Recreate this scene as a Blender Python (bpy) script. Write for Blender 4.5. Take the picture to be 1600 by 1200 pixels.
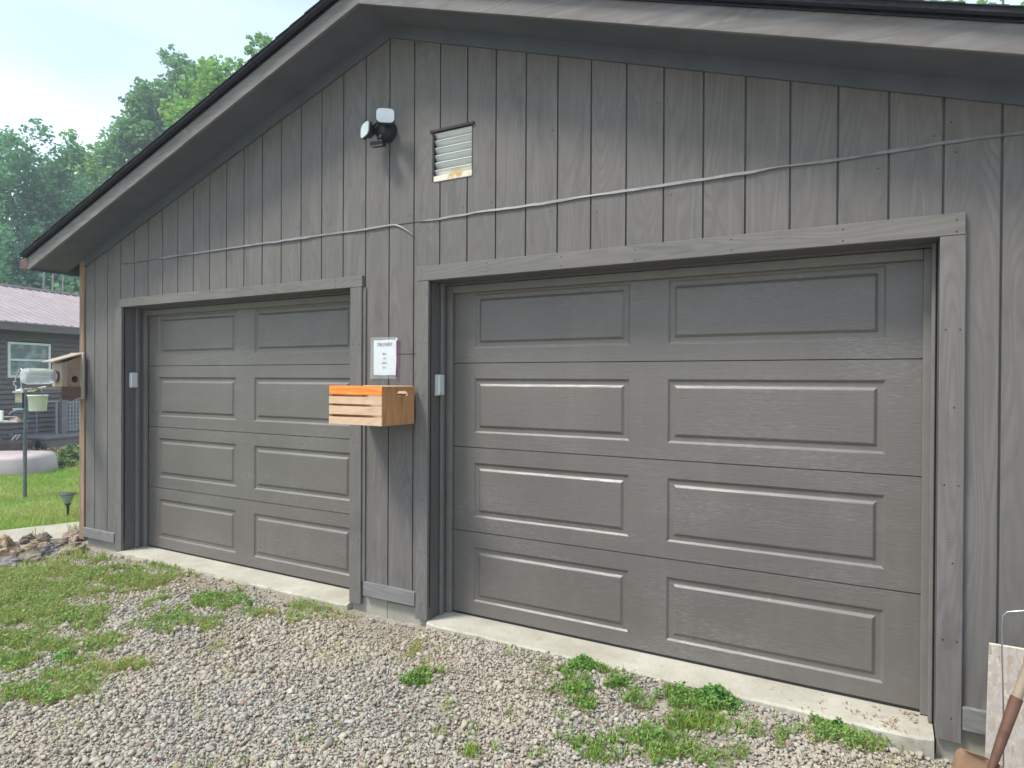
import bpy, bmesh, math, random
import numpy as np
from mathutils import Vector, Matrix, noise as mn
R = math.radians
random.seed(7); rng = np.random.default_rng(11)
for o in list(bpy.data.objects): bpy.data.objects.remove(o)
sc = bpy.context.scene; col = sc.collection

# ------------------------------------------------------------------ camera
CAM = Vector((6.29206, -3.36910, 1.52039)); YAW, PIT, ROL, FPX = -0.514921, -0.006119, 0.005425, 1030.0
fw = Vector((math.sin(YAW)*math.cos(PIT), math.cos(YAW)*math.cos(PIT), math.sin(PIT)))
rt = Vector((math.cos(YAW), -math.sin(YAW), 0)); up = rt.cross(fw)
RT = rt*math.cos(ROL)+up*math.sin(ROL); UP = -rt*math.sin(ROL)+up*math.cos(ROL)
cd = bpy.data.cameras.new("camera"); cam = bpy.data.objects.new("camera", cd); col.objects.link(cam)
cam.matrix_world = Matrix(((RT.x, UP.x, -fw.x, CAM.x), (RT.y, UP.y, -fw.y, CAM.y), (RT.z, UP.z, -fw.z, CAM.z), (0, 0, 0, 1)))
cd.sensor_width = 36; cd.lens = FPX/1600*36; cd.clip_start = .05; cd.clip_end = 2000
sc.camera = cam
sc.render.resolution_x = 1024; sc.render.resolution_y = 768
def ray(px, py): return fw + RT*((px-800)/FPX) - UP*((py-600)/FPX)      # measured from the photograph
def at(px, py, dep): return CAM + ray(px, py)*dep
def onz(px, py, z): d = ray(px, py); return CAM + d*((z-CAM.z)/d.z)

# ------------------------------------------------------------------ sky, sun, exposure
SUN = Vector((-.50, -.58, 1.15)).normalized()
w = bpy.data.worlds.new("World"); sc.world = w; w.use_nodes = True
nt = w.node_tree; N = nt.nodes; L = nt.links
bg = N['Background']
sky = N.new('ShaderNodeTexSky'); sky.sky_type = 'NISHITA'; sky.sun_disc = False
sky.sun_elevation = math.asin(SUN.z); sky.sun_rotation = math.atan2(SUN.x, SUN.y)
sky.air_density = 1.0; sky.dust_density = 1.5
tc = N.new('ShaderNodeTexCoord'); mp = N.new('ShaderNodeMapping'); mp.inputs['Scale'].default_value = (1.2, 1.2, 3.2)
nz = N.new('ShaderNodeTexNoise'); nz.inputs['Scale'].default_value = 1.6; nz.inputs['Detail'].default_value = 7; nz.inputs['Roughness'].default_value = .58
rp = N.new('ShaderNodeMapRange'); rp.inputs[1].default_value = .34; rp.inputs[2].default_value = .66; rp.inputs[3].default_value = .30; rp.inputs[4].default_value = .82
mx = N.new('ShaderNodeMix'); mx.data_type = 'RGBA'; mx.inputs[7].default_value = (4.9, 5.7, 6.3, 1)
L.new(tc.outputs['Generated'], mp.inputs[0]); L.new(mp.outputs[0], nz.inputs[0]); L.new(nz.outputs[0], rp.inputs[0])
L.new(rp.outputs[0], mx.inputs[0]); L.new(sky.outputs[0], mx.inputs[6]); L.new(mx.outputs[2], bg.inputs[0])
bg.inputs[1].default_value = .12
ld = bpy.data.lights.new("sun", 'SUN'); ld.energy = 2.0; ld.angle = R(13); ld.color = (1, .96, .88)
lo = bpy.data.objects.new("sun", ld); col.objects.link(lo)
lo.rotation_euler = SUN.to_track_quat('Z', 'Y').to_euler(); lo.location = SUN*30
sc.view_settings.view_transform = 'Standard'; sc.view_settings.look = 'None'
sc.view_settings.exposure = 1.25; sc.view_settings.gamma = 1

# ------------------------------------------------------------------ helpers: tags, meshes
def tag(o, label=None, cat=None, group=None, kind=None):
    if label: o['label'] = label
    if cat: o['category'] = cat
    if group: o['group'] = group
    if kind: o['kind'] = kind
    return o
def empty(name, loc=(0, 0, 0), rz=0, **k):
    o = bpy.data.objects.new(name, None); col.objects.link(o); o.location = loc; o.rotation_euler = (0, 0, rz)
    return tag(o, **k)
class MB:
    def __init__(s): s.v = []; s.f = []; s.sm = []
    def add(s, vs, fs, smooth=False):
        b = len(s.v); s.v += [tuple(v) for v in vs]; s.f += [tuple(i+b for i in f) for f in fs]; s.sm += [smooth]*len(fs); return s
    def box(s, x0, x1, y0, y1, z0, z1, M=None):
        v = [Vector(p) for p in ((x0,y0,z0),(x1,y0,z0),(x1,y1,z0),(x0,y1,z0),(x0,y0,z1),(x1,y0,z1),(x1,y1,z1),(x0,y1,z1))]
        if M: v = [M @ p for p in v]
        return s.add(v, [(0,3,2,1),(4,5,6,7),(0,1,5,4),(1,2,6,5),(2,3,7,6),(3,0,4,7)])
    def prism(s, poly, y0, y1, M=None):       # poly in (x,z), counter-clockwise seen from -y
        n = len(poly); v = [Vector((x, y0, z)) for x, z in poly]+[Vector((x, y1, z)) for x, z in poly]
        if M: v = [M @ p for p in v]
        return s.add(v, [tuple(range(n)), tuple(range(2*n-1, n-1, -1))]+[(i, i+n, (i+1) % n+n, (i+1) % n) for i in range(n)])
    def tube(s, pts, rad, seg=8, caps=True):
        pts = [Vector(p) for p in pts]; rad = rad if isinstance(rad, (list, tuple)) else [rad]*len(pts)
        vs = []; up0 = None
        for i, p in enumerate(pts):
            t = (pts[min(i+1, len(pts)-1)]-pts[max(i-1, 0)]).normalized()
            if up0 is None: up0 = t.orthogonal().normalized()
            up0 = (up0-t*up0.dot(t)); up0 = up0.normalized() if up0.length > 1e-6 else t.orthogonal().normalized()
            b = t.cross(up0)
            vs += [p+(up0*math.cos(2*math.pi*k/seg)+b*math.sin(2*math.pi*k/seg))*rad[i] for k in range(seg)]
        fs = [(i*seg+k, i*seg+(k+1) % seg, (i+1)*seg+(k+1) % seg, (i+1)*seg+k) for i in range(len(pts)-1) for k in range(seg)]
        s.add(vs, fs, True)
        if caps:
            n = len(pts)
            s.add(vs[:seg], [tuple(range(seg-1, -1, -1))]); s.add(vs[(n-1)*seg:], [tuple(range(seg))])
        return s
    def lathe(s, prof, seg=20, M=None, smooth=True):   # prof: (r, z)
        vs = []
        for r, z in prof:
            for k in range(seg):
                a = 2*math.pi*k/seg; p = Vector((r*math.cos(a), r*math.sin(a), z)); vs.append(M @ p if M else p)
        fs = [(i*seg+k, i*seg+(k+1) % seg, (i+1)*seg+(k+1) % seg, (i+1)*seg+k) for i in range(len(prof)-1) for k in range(seg)]
        return s.add(vs, fs, smooth)
    def build(s, name, m, parent=None, bevel=0, **k):
        me = bpy.data.meshes.new(name); me.from_pydata(s.v, [], s.f); me.validate()
        if len(me.polygons) == len(s.sm): me.polygons.foreach_set('use_smooth', s.sm)
        me.materials.append(m); o = bpy.data.objects.new(name, me); col.objects.link(o)
        if parent: o.parent = parent
        if bevel:
            b = o.modifiers.new('bevel', 'BEVEL'); b.width = bevel; b.segments = 2; b.limit_method = 'ANGLE'; b.angle_limit = R(40)
        return tag(o, **k)
def bulk(name, verts, tris, m, parent=None, **k):      # big numpy meshes
    me = bpy.data.meshes.new(name); nv, nf, q = len(verts), len(tris), tris.shape[1]
    me.vertices.add(nv); me.vertices.foreach_set('co', verts.astype(np.float32).ravel())
    me.loops.add(nf*q); me.loops.foreach_set('vertex_index', tris.astype(np.int32).ravel())
    me.polygons.add(nf); me.polygons.foreach_set('loop_start', np.arange(0, nf*q, q, dtype=np.int32))
    me.polygons.foreach_set('loop_total', np.full(nf, q, dtype=np.int32))
    me.update(calc_edges=True); me.materials.append(m)
    o = bpy.data.objects.new(name, me); col.objects.link(o)
    if parent: o.parent = parent
    return tag(o, **k)

# ------------------------------------------------------------------ materials
class Mat:
    def __init__(s, name, rough=.7, metal=0, spec=.5, **kw):
        s.m = bpy.data.materials.new(name); s.m.use_nodes = True; s.t = s.m.node_tree; s.b = s.t.nodes['Principled BSDF']
        s.b.inputs['Roughness'].default_value = rough; s.b.inputs['Metallic'].default_value = metal
        s.b.inputs['Specular IOR Level'].default_value = spec; s.co = None
    def n(s, typ, **k):
        x = s.t.nodes.new('ShaderNode'+typ)
        for a, b in k.items(): setattr(x, a, b)
        return x
    def l(s, a, b): s.t.links.new(a, b)
    def coord(s, scale=(1, 1, 1), src='Object', off=None):
        if s.co is None: s.co = s.n('TexCoord')
        m = s.n('Mapping'); m.inputs['Scale'].default_value = scale; s.l(s.co.outputs[src], m.inputs[0])
        if off is not None: s.l(off, m.inputs['Location'])
        return m.outputs[0]
    def noise(s, scale, map_=(1, 1, 1), detail=4, rough=.55, dist=0, off=None, src='Object'):
        x = s.n('TexNoise'); x.inputs['Scale'].default_value = scale; x.inputs['Detail'].default_value = detail
        x.inputs['Roughness'].default_value = rough; x.inputs['Distortion'].default_value = dist
        s.l(s.coord(map_, src, off), x.inputs[0]); return x.outputs[0]
    def rng(s, v, a, b, c=0, d=1):
        x = s.n('MapRange'); s.l(v, x.inputs[0])
        for i, q in enumerate((a, b, c, d)): x.inputs[i+1].default_value = q
        return x.outputs[0]
    def math(s, op, a, b=None):
        x = s.n('Math', operation=op)
        for i, q in enumerate((a, b)):
            if q is None: continue
            if isinstance(q, (int, float)): x.inputs[i].default_value = q
            else: s.l(q, x.inputs[i])
        return x.outputs[0]
    def mix(s, f, a, b, mode='MIX'):
        x = s.n('Mix', data_type='RGBA', blend_type=mode)
        for i, q in ((0, f), (6, a), (7, b)):
            if isinstance(q, (int, float)): x.inputs[i].default_value = q
            elif isinstance(q, tuple): x.inputs[i].default_value = (*q[:3], 1)
            else: s.l(q, x.inputs[i])
        return x.outputs[2]
    def ramp(s, v, stops):
        x = s.n('ValToRGB'); s.l(v, x.inputs[0]); e = x.color_ramp.elements
        while len(e) < len(stops): e.new(.5)
        for i, (p, c) in enumerate(stops): e[i].position = p; e[i].color = (*c, 1)
        return x.outputs[0]
    def base(s, c):
        if isinstance(c, tuple): s.b.inputs['Base Color'].default_value = (*c[:3], 1)
        else: s.l(c, s.b.inputs['Base Color'])
        return s
    def bump(s, v, st=.3, dist=.01):
        x = s.n('Bump'); x.inputs['Strength'].default_value = st; x.inputs['Distance'].default_value = dist
        s.l(v, x.inputs['Height'])
        if s.b.inputs['Normal'].is_linked: s.l(s.b.inputs['Normal'].links[0].from_socket, x.inputs['Normal'])
        s.l(x.outputs[0], s.b.inputs['Normal']); return s
def vary(name, c, amt=.25, scale=6, rough=.7, metal=0, bump=.15, bd=.003, map_=(1, 1, 1), spec=.4):
    m = Mat(name, rough, metal, spec); n1 = m.noise(scale, map_, 6, .6)
    lo_ = tuple(x*(1-amt) for x in c); hi = tuple(min(1, x*(1+amt)) for x in c)
    m.base(m.ramp(n1, [(.3, lo_), (.7, hi)]))
    if bump: m.bump(m.noise(scale*9, map_, 5, .6), bump, bd)
    return m.m

def painted_ply(name, c1, c2, axis='z', wear=.5, plank=None, bright=(.27, .262, .255)):
    """weathered painted wood: the grain runs along axis; plank = groove pitch for a new sheet of grain per board"""
    m = Mat(name, .72, 0, .35)
    off = None
    if plank:
        sep = m.n('SeparateXYZ'); m.l(m.coord(), sep.inputs[0])
        fl = m.math('FLOOR', m.math('DIVIDE', sep.outputs[0], plank)); hz = m.math('GREATER_THAN', sep.outputs[2], 2.525)
        k = m.math('ADD', m.math('MULTIPLY', fl, 3.71), m.math('MULTIPLY', hz, 17.3))
        cmb = m.n('CombineXYZ'); m.l(m.math('MULTIPLY', k, 1.3), cmb.inputs[0]); m.l(k, cmb.inputs[1]); m.l(m.math('MULTIPLY', k, .77), cmb.inputs[2]); off = cmb.outputs[0]
        wn = m.n('TexWhiteNoise', noise_dimensions='1D'); m.l(k, wn.inputs['W']); tone = wn.outputs[0]
    def mpv(a, b):    # a across, b along
        return {'z': (a, a, b), 'x': (b, a, a), 'y': (a, b, a)}[axis]
    big = m.noise(1, mpv(4.2, .55), 2, .4, .25, off)              # contour field: cathedral figure
    ring = m.math('PINGPONG', m.math('MULTIPLY', big, 26), .5)
    ring = m.rng(ring, .05, .32, 0, 1)
    fib = m.noise(1, mpv(190, 5), 4, .65, .1, off)                # fibres
    strk = m.noise(1, mpv(26, 1.3), 4, .6, .4, off)               # soft worn streaks
    blot = m.noise(1.5, (1, 1, 1), 4, .6, .3)
    c = m.mix(m.rng(blot, .38, .64), c1, c2)
    c = m.mix(m.rng(m.noise(1, mpv(9, 2.2), 5, .6, .8, off), .54, .70, 0, .30+.35*wear), c, tuple(x*.55 for x in c1))
    if plank: c = m.mix(m.math('MULTIPLY', tone, .15), c, tuple(x*.66 for x in c1))
    f = m.math('MULTIPLY', m.rng(strk, .44, .78), wear*.55)
    c = m.mix(f, c, bright)
    g = m.math('MULTIPLY', m.math('SUBTRACT', 1.0, ring), m.rng(strk, .35, .6, .04, .40*wear+.05))
    c = m.mix(g, c, tuple(x*.45 for x in c1))
    c = m.mix(m.rng(fib, .58, .80, 0, .35*wear+.08), c, tuple(x*.5 for x in c1))
    c = m.mix(m.rng(m.noise(1, mpv(90, 4), 3, .7, 0, off), .66, .8, 0, .3*wear), c, bright)
    m.base(c)
    saw = m.noise(1, mpv(14, 330), 3, .6)                          # saw marks across
    m.bump(ring, .15, .0012); m.bump(fib, .3, .0012); m.bump(saw, .55, .0016)
    m.l(m.rng(strk, .3, .7, .6, .85), m.b.inputs['Roughness'])
    return m.m
C1, C2 = (.148, .134, .127), (.135, .125, .112)
M = {}
M['siding'] = painted_ply('siding_paint', C1, C2, 'z', .55, .2032)
M['trim_v'] = painted_ply('trim_paint_upright', (.156, .142, .132), (.134, .125, .113), 'z', .6)
M['trim_x'] = painted_ply('trim_paint_level', (.168, .155, .140), (.146, .136, .121), 'x', .6)
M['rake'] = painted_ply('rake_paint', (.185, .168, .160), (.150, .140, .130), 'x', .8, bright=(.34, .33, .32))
M['plinth'] = painted_ply('plinth_worn', (.19, .185, .18), (.16, .155, .15), 'x', .9, bright=(.32, .30, .28))
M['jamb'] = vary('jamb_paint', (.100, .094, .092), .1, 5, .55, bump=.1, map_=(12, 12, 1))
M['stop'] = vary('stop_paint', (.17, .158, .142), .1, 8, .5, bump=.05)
M['soffit'] = vary('soffit_veil_blue', (.098, .106, .126), .12, 4, .75, bump=.2)  # pale blue of the lens veil is mixed into this paint colour
M['frieze'] = vary('frieze_veil_blue', (.092, .099, .118), .12, 4, .8, bump=.2)  # board colour takes in the same bluish lens veil as the soffit
M['rawedge'] = vary('raw_wood_edge', (.24, .155, .095), .4, 3, .85, bump=.4, map_=(10, 10, 1))
M['seal'] = vary('rubber_seal', (.015, .015, .015), .1, 8, .6)
M['dark'] = vary('dark_gap', (.012, .012, .012), .1, 8, .9)
M['nail'] = vary('nail_heads', (.03, .022, .018), .2, 20, .7)
# garage door: embossed grain, satin paint
m = Mat('garage_door_paint', .36, 0, .6)
g1 = m.noise(1, (7, 7, 120), 5, .62, .9); g2 = m.noise(1, (24, 24, 380), 4, .6, .3)
bl = m.noise(1.3, (1, 1, 1), 3, .5)
c = m.mix(m.rng(bl, .35, .65), (.118, .105, .094), (.134, .120, .107))
pt = m.noise(1, (1.6, 1.6, 5), 3, .5); pm = m.rng(pt, .46, .66)
c = m.mix(m.math('MULTIPLY', m.rng(g2, .50, .66), m.math('ADD', m.math('MULTIPLY', pm, .55), .12)), c, (.25, .245, .235))
ds = m.math('MULTIPLY', m.rng(m.noise(1, (5, 5, .9), 6, .7, .5), .50, .72), .13); c = m.mix(ds, c, (.24, .215, .18))
sc_ = m.rng(m.noise(1, (30, 30, 22), 3, .6), .70, .76, 0, .4); c = m.mix(sc_, c, (.30, .285, .26)); m.base(c)
m.bump(g1, .6, .0022); m.bump(g2, .4, .0007); m.l(m.rng(g1, .3, .7, .32, .5), m.b.inputs['Roughness'])
M['door'] = m.m
# concrete
def concrete(name, c, dark, sc_=1.0, crack=False):
    m = Mat(name, .85, 0, .3); a = m.noise(2.2*sc_, detail=8, rough=.65); b = m.noise(38*sc_, detail=6, rough=.7); d = m.noise(160, detail=2)
    k = m.mix(m.rng(a, .38, .68), dark, c); k = m.mix(m.rng(b, .55, .75, 0, .5), k, tuple(x*.7 for x in dark))
    k = m.mix(m.rng(d, .68, .74, 0, .6), k, (.12, .10, .08)); m.base(k); m.bump(b, .4, .004); m.bump(d, .3, .001); return m.m
m = Mat('concrete_slab', .88, 0, .3); a = m.noise(2.2, detail=8, rough=.65); b_ = m.noise(34, detail=6, rough=.7); d_ = m.noise(120, detail=3); e_ = m.noise(7, detail=6, rough=.7)
k = m.mix(m.rng(a, .38, .66), (.36, .335, .27), (.50, .475, .40)); k = m.mix(m.rng(b_, .52, .75, 0, .45), k, (.26, .235, .19))
sy = m.n('SeparateXYZ'); m.l(m.coord(), sy.inputs[0])
soil = m.rng(m.math('ADD', sy.outputs[1], m.math('MULTIPLY', m.math('SUBTRACT', e_, .5), .16)), -.050, -.085, 0, .75)
k = m.mix(soil, k, (.25, .215, .165)); k = m.mix(m.rng(d_, .66, .72, 0, .7), k, (.10, .075, .05)); k = m.mix(m.rng(e_, .60, .68, 0, .5), k, (.28, .25, .19))
m.base(k); m.bump(b_, .5, .004); m.bump(d_, .3, .0015); M['slab'] = m.m
M['foundation'] = concrete('foundation_block', (.38, .365, .31), (.26, .245, .20))
M['path'] = concrete('path_concrete', (.44, .41, .33), (.33, .30, .24), 2)
M['roof'] = vary('shingles', (.035, .036, .045), .3, 30, .9, bump=.6, bd=.01)
M['drip'] = vary('drip_edge_metal', (.028, .024, .03), .2, 10, .25, 1, .02)
M['black'] = vary('black_plastic', (.014, .016, .02), .15, 10, .45, bump=.02)
M['white'] = vary('white_paint', (.72, .73, .70), .06, 8, .5, bump=.03)
M['gutter'] = vary('gutter_brown', (.11, .055, .045), .25, 10, .6, bump=.05)

# ------------------------------------------------------------------ ground
def gz(x, y):
    a = min(max(x, 0), 8.5); z = -.036-.0012*a*a
    if x < 0: z -= .006*min(-x, 14)
    if y < 0: z -= .012*min(-y, 4)
    z += .010*mn.noise((x*.9, y*.9, 0)) + .004*mn.noise((x*4, y*4, 3))
    if x > -.6 and y > -1.1:          # ground banked against the thresholds
        k = min(1, (y+1.1)/.8); zw = float(np.interp(x, (-.6, -.2, .5, 1.5, 2.6, 3.1, 3.5, 3.85, 4.4, 5.3, 5.9, 6.25, 6.5, 7, 8), (-.05, -.05, -.020, -.016, -.022, -.045, -.058, -.045, -.022, -.024, -.038, -.062, -.095, -.11, -.12)))
        z = z*(1-k)+(zw+.003*mn.noise((x*4, y*4, 3)))*k*(1 if x > -.2 else (x+.6)/.4) + (z*k*(1-(x+.6)/.4) if x < -.2 else 0)
    return z
def gzn(P): return np.array([gz(x, y) for x, y in P])
def gpt(px, py):
    p = onz(px, py, -.08)
    for _ in range(4): p = onz(px, py, gz(p.x, p.y))
    return p
xs = np.unique(np.r_[-120, -60, -30, np.arange(-20, -2, .5), np.arange(-2, 9, .1), np.arange(9, 20, 1), 30, 60, 120])
ys = np.unique(np.r_[-120, -60, -20, np.arange(-10, -4, 1), np.arange(-4, 2, .1), np.arange(2, 16, .5), 20, 30, 60, 120])
nv = [(x, y, gz(x, y)) for y in ys for x in xs]; nx = len(xs)
nf = [(j*nx+i, j*nx+i+1, (j+1)*nx+i+1, (j+1)*nx+i) for j in range(len(ys)-1) for i in range(nx-1)]
m = Mat('ground_dirt_and_lawn', .95, 0, .2)
sp = m.n('SeparateXYZ'); m.l(m.coord(), sp.inputs[0])
X, Y = sp.outputs[0], sp.outputs[1]
e = m.noise(.9, detail=5); fine = m.noise(45, detail=6, rough=.7); fin2 = m.noise(9, detail=5)
dirt = m.mix(m.rng(fine, .35, .65), (.19, .165, .13), (.36, .32, .26))
dirt = m.mix(m.rng(fin2, .52, .7, 0, .6), dirt, (.40, .38, .33))
lawn = m.mix(m.rng(fine, .35, .65), (.07, .13, .02), (.15, .25, .05))
lawn = m.mix(m.rng(m.noise(1.8, detail=4), .5, .66, 0, .55), lawn, (.19, .19, .06))
f = m.rng(m.math('ADD', X, m.math('MULTIPLY', m.math('SUBTRACT', e, .5), 1.2)), -.85, -1.15)
far = m.rng(Y, 9, 10); 
m.base(m.mix(m.math('MAXIMUM', f, far), dirt, lawn)); m.bump(fine, .6, .012)
gm = MB(); gm.add(nv, nf, True); gm.build('ground', m.m, kind='structure')
# concrete path alongside the garage
pg = MB()
far_e = [(-2.35, -3.0), (-1.62, -.45), (-1.20, .50), (-1.15, 2), (-1.15, 9)]; nea_e = [(-1.45, -3.0), (-.92, -.38), (-.45, .12), (-.35, 2), (-.35, 9)]
v = []
for (a, b), (c_, d) in zip(far_e, nea_e):
    za = gz(a, b)+.02; v += [(a, b, za), (c_, d, za+.004), (a, b, za-.12), (c_, d, za-.12)]
fs = []
for i in range(len(far_e)-1):
    b = i*4; fs += [(b, b+1, b+5, b+4), (b+1, b+3, b+7, b+5), (b, b+4, b+6, b+2)]
pg.add(v, fs); pg.build('path', M['path'], kind='structure')

# ------------------------------------------------------------------ the garage
G = .2032; XL, XR = -.15, 7.06; RX = 3.47; SL = .3333
def sof(x): return 3.835-SL*abs(x-RX)           # underside of the rake soffit
gar = empty('garage', (3.47, 0, 0), label='grey-brown wooden two-door garage with grooved plywood siding and low gable roof', cat='garage')
gar.location = (0, 0, 0)
DL, DR = (.455, 3.135), (3.79, 6.492); HZ = 2.141
VENT = (3.800, 4.105, 2.765, 3.075)
cuts = sorted(set([XL, XR, RX, DL[0], DL[1], DR[0], DR[1], VENT[0], VENT[1]]+[k*G+s*.005 for k in range(0, 35) for s in (-1, 1)]))
sd = MB()
def slab_piece(x0, x1, z0, z1a, z1b):
    sd.prism([(x0, z0), (x1, z0), (x1, z1b), (x0, z1a)], 0, .012)
for a, b in zip(cuts[:-1], cuts[1:]):
    if b-a < 1e-4: continue
    mid = (a+b)/2
    kk = round(mid/G)
    if abs(mid-kk*G) < .005 and 0 <= kk < 35: continue          # a groove
    iv = [(.07, None)]
    if DL[0] < mid < DL[1] or DR[0] < mid < DR[1]: iv = [(HZ+.02, None)]
    if VENT[0] < mid < VENT[1]: iv = [(iv[0][0], VENT[2]), (VENT[3], None)]
    for z0, z1 in iv:
        if z1 is None: slab_piece(a, b, z0, sof(a), sof(b))
        else: slab_piece(a, b, z0, z1, z1)
SIDING = sd.build('siding', M['siding'], gar)
bk = MB()     # backing behind the grooves, side and rear walls
for a, b, z0, zz in ((XL, DL[0]-.02, .05, 0), (DL[1]+.02, DR[0]-.02, .05, 0), (DR[1]+.02, XR, .05, 0)):
    bk.prism([(a, z0), (b, z0), (b, HZ+.02), (a, HZ+.02)], .0125, .10)
for a, b in ((XL, VENT[0]-.001), (VENT[1]+.001, XR)):
    pts = [(a, HZ+.021), (b, HZ+.021), (b, sof(b))] + ([(RX, sof(RX))] if a < RX < b else []) + [(a, sof(a))]
    bk.prism(pts, .0125, .10)
bk.prism([(VENT[0], HZ+.021), (VENT[1], HZ+.021), (VENT[1], VENT[2]-.001), (VENT[0], VENT[2]-.001)], .0125, .10)
bk.prism([(VENT[0], VENT[3]+.001), (VENT[1], VENT[3]+.001), (VENT[1], sof(VENT[1])), (VENT[0], sof(VENT[0]))], .0125, .10)
bk.build('wall_backing', M['siding'], gar)
sw = MB(); sw.box(XL, XL+.1, .101, 8, .05, sof(XL)); sw.box(XR-.1, XR, .101, 8, .05, sof(XR)); sw.prism([(XL+.101, .05), (XR-.101, .05), (XR-.101, sof(XR)), (RX, sof(RX)), (XL+.101, sof(XL))], 7.9, 8)
sw.build('side_wall', M['siding'], gar)
fd = MB()
fd.box(XL+.01, DL[0]-.005, .015, .16, -.5, .05); fd.box(DL[1]+.005, 3.44, .012, .16, -.5, .062); fd.box(3.443, DR[0]-.005, .014, .16, -.5, .062); fd.box(DR[1]+.005, XR-.01, .015, .16, -.5, .062)
fd.box(XL+.012, XL+.11, .161, 7.9, -.5, .05); fd.box(XR-.11, XR-.012, .161, 7.9, -.5, .05)
fd.build('foundation', M['foundation'], gar)
# thresholds: uneven cast edges
def threshold(x0, x1, seed):
    random.seed(seed); n = 46; v = []; 
    for i in range(n+1):
        x = x0+(x1-x0)*i/n
        e = (-.088 if seed == 1 else -.054)+.010*mn.noise((x*3, seed, 0))+.012*mn.noise((x*17, seed, 5))
        e += (.022*x if seed == 1 and x > 2.2 else 0)*.5; e -= .02 if seed == 1 and x < 1 else 0
        if i in (0, n): e += .02
        if seed == 1 and x < .8: e -= .03*abs(mn.noise((x*9, 2, 2)))
        v += [(x, .19, -.001), (x, e+.012, -.004), (x, e, -.014), (x, e-.008, -.4)]
    f = []
    for i in range(n): 
        b = i*4
        for j in range(3): f.append((b+j, b+j+1, b+j+5, b+j+4))
    f += [(0, 3, 2, 1), (n*4, n*4+1, n*4+2, n*4+3)]
    MB().add(v, f).build('threshold', M['slab'], gar)
threshold(DL[0]+.005, DL[1]-.002, 1); threshold(DR[0]+.005, DR[1]-.005, 2)
MB().box(XL+.12, XR-.12, .191, 7.8, -.3, -.004).build('floor_slab', M['slab'], gar)
# trims
def boardx(name, x0, x1, z0, z1, y0=-.022, y1=-.001, mat='trim_x'):
    n = max(2, int((x1-x0)/.12)); s = random.random()*50
    v = []; 
    for i in range(n+1):
        x = x0+(x1-x0)*i/n; w0 = .0016*mn.noise((x*2+s, 0, 0)); w1 = .0016*mn.noise((x*2+s, 9, 0))
        v += [(x, y0, z0+w0), (x, y1, z0+w0), (x, y1, z1+w1), (x, y0, z1+w1)]
    f = [(i*4+a, i*4+4+a, i*4+4+(a+1) % 4, i*4+(a+1) % 4) for i in range(n) for a in range(4)]
    f = [tuple(reversed(q)) for q in f]+[(0, 3, 2, 1), (n*4, n*4+1, n*4+2, n*4+3)]
    o = MB().add(v, [q for q in f]).build(name, M[mat], gar, bevel=.0025)
    return o
NAIL = None
def nails(parent, pts, y):
    global NAIL
    for x, z in pts:
        if NAIL is None: NAIL = o = MB().lathe([(.0035, 0), (.0035, .0012), (0, .0012)], 7, Matrix.Rotation(R(90), 4, 'X')).build('nail_head', M['nail'])
        else: o = NAIL.copy(); col.objects.link(o)
        o.parent = parent; o.location = (x, y, z)
h1 = boardx('door_header', .415, 3.241, HZ, 2.215)
h2 = boardx('door_header', 3.697, 6.582, HZ+.002, 2.236)
nails(h1, [(x, z) for x in (1.0, 1.7, 2.4, 3.0) for z in (2.155, 2.2)], -.022)
nails(h2, [(3.73+.47*i+.02*((i*7) % 3), z+.004*((i*5) % 3)) for i in range(7) for z in (2.157, 2.208)], -.022)
def casing(x0, x1, z0, z1, y0=-.021):
    o = MB().box(x0, x1, y0, -.0005, z0, z1).build('door_casing', M['trim_v'], gar, bevel=.0025)
    nails(o, [(x0+(x1-x0)*f, z0+.1+i*.33) for i in range(6) for f in ((.25, .8) if i % 2 else (.6,))], y0)
casing(.362, DL[0], -.012, HZ-.002); casing(DL[1], 3.236, .004, HZ-.002); casing(3.697, DR[0], -.002, HZ); casing(DR[1], 6.584, -.006, HZ)
random.seed(5); NP = [(k_*G+random.choice((.035, .165))+random.uniform(-.01, .01), z_+random.uniform(-.03, .03)) for k_ in range(0, 34) for z_ in (2.47, 2.60, 2.95) if random.random() < .42 and z_ < sof(k_*G+.2)-.15]
nails(SIDING, [p_ for p_ in NP if not (VENT[0]-.03 < p_[0] < VENT[1]+.03 and p_[1] > 2.7)], 0)
# a second strip of casing behind, beside the middle pier
MB().box(3.237, 3.262, -.010, -.0005, .16, HZ-.004).build('door_casing', M['trim_v'], gar)
for a, b, z0, z1 in ((XL-.002, .350, .054, .138), (3.263, 3.694, .074, .164), (6.587, XR, .058, .152)):
    boardx('plinth_board', a, b, z0, z1, -.026, -.0008, 'plinth')
MB().box(XL-.085, XL-.003, -.012, .09, .02, sof(XL)-.02).build('corner_trim', M['rawedge'], gar, bevel=.002)
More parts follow.
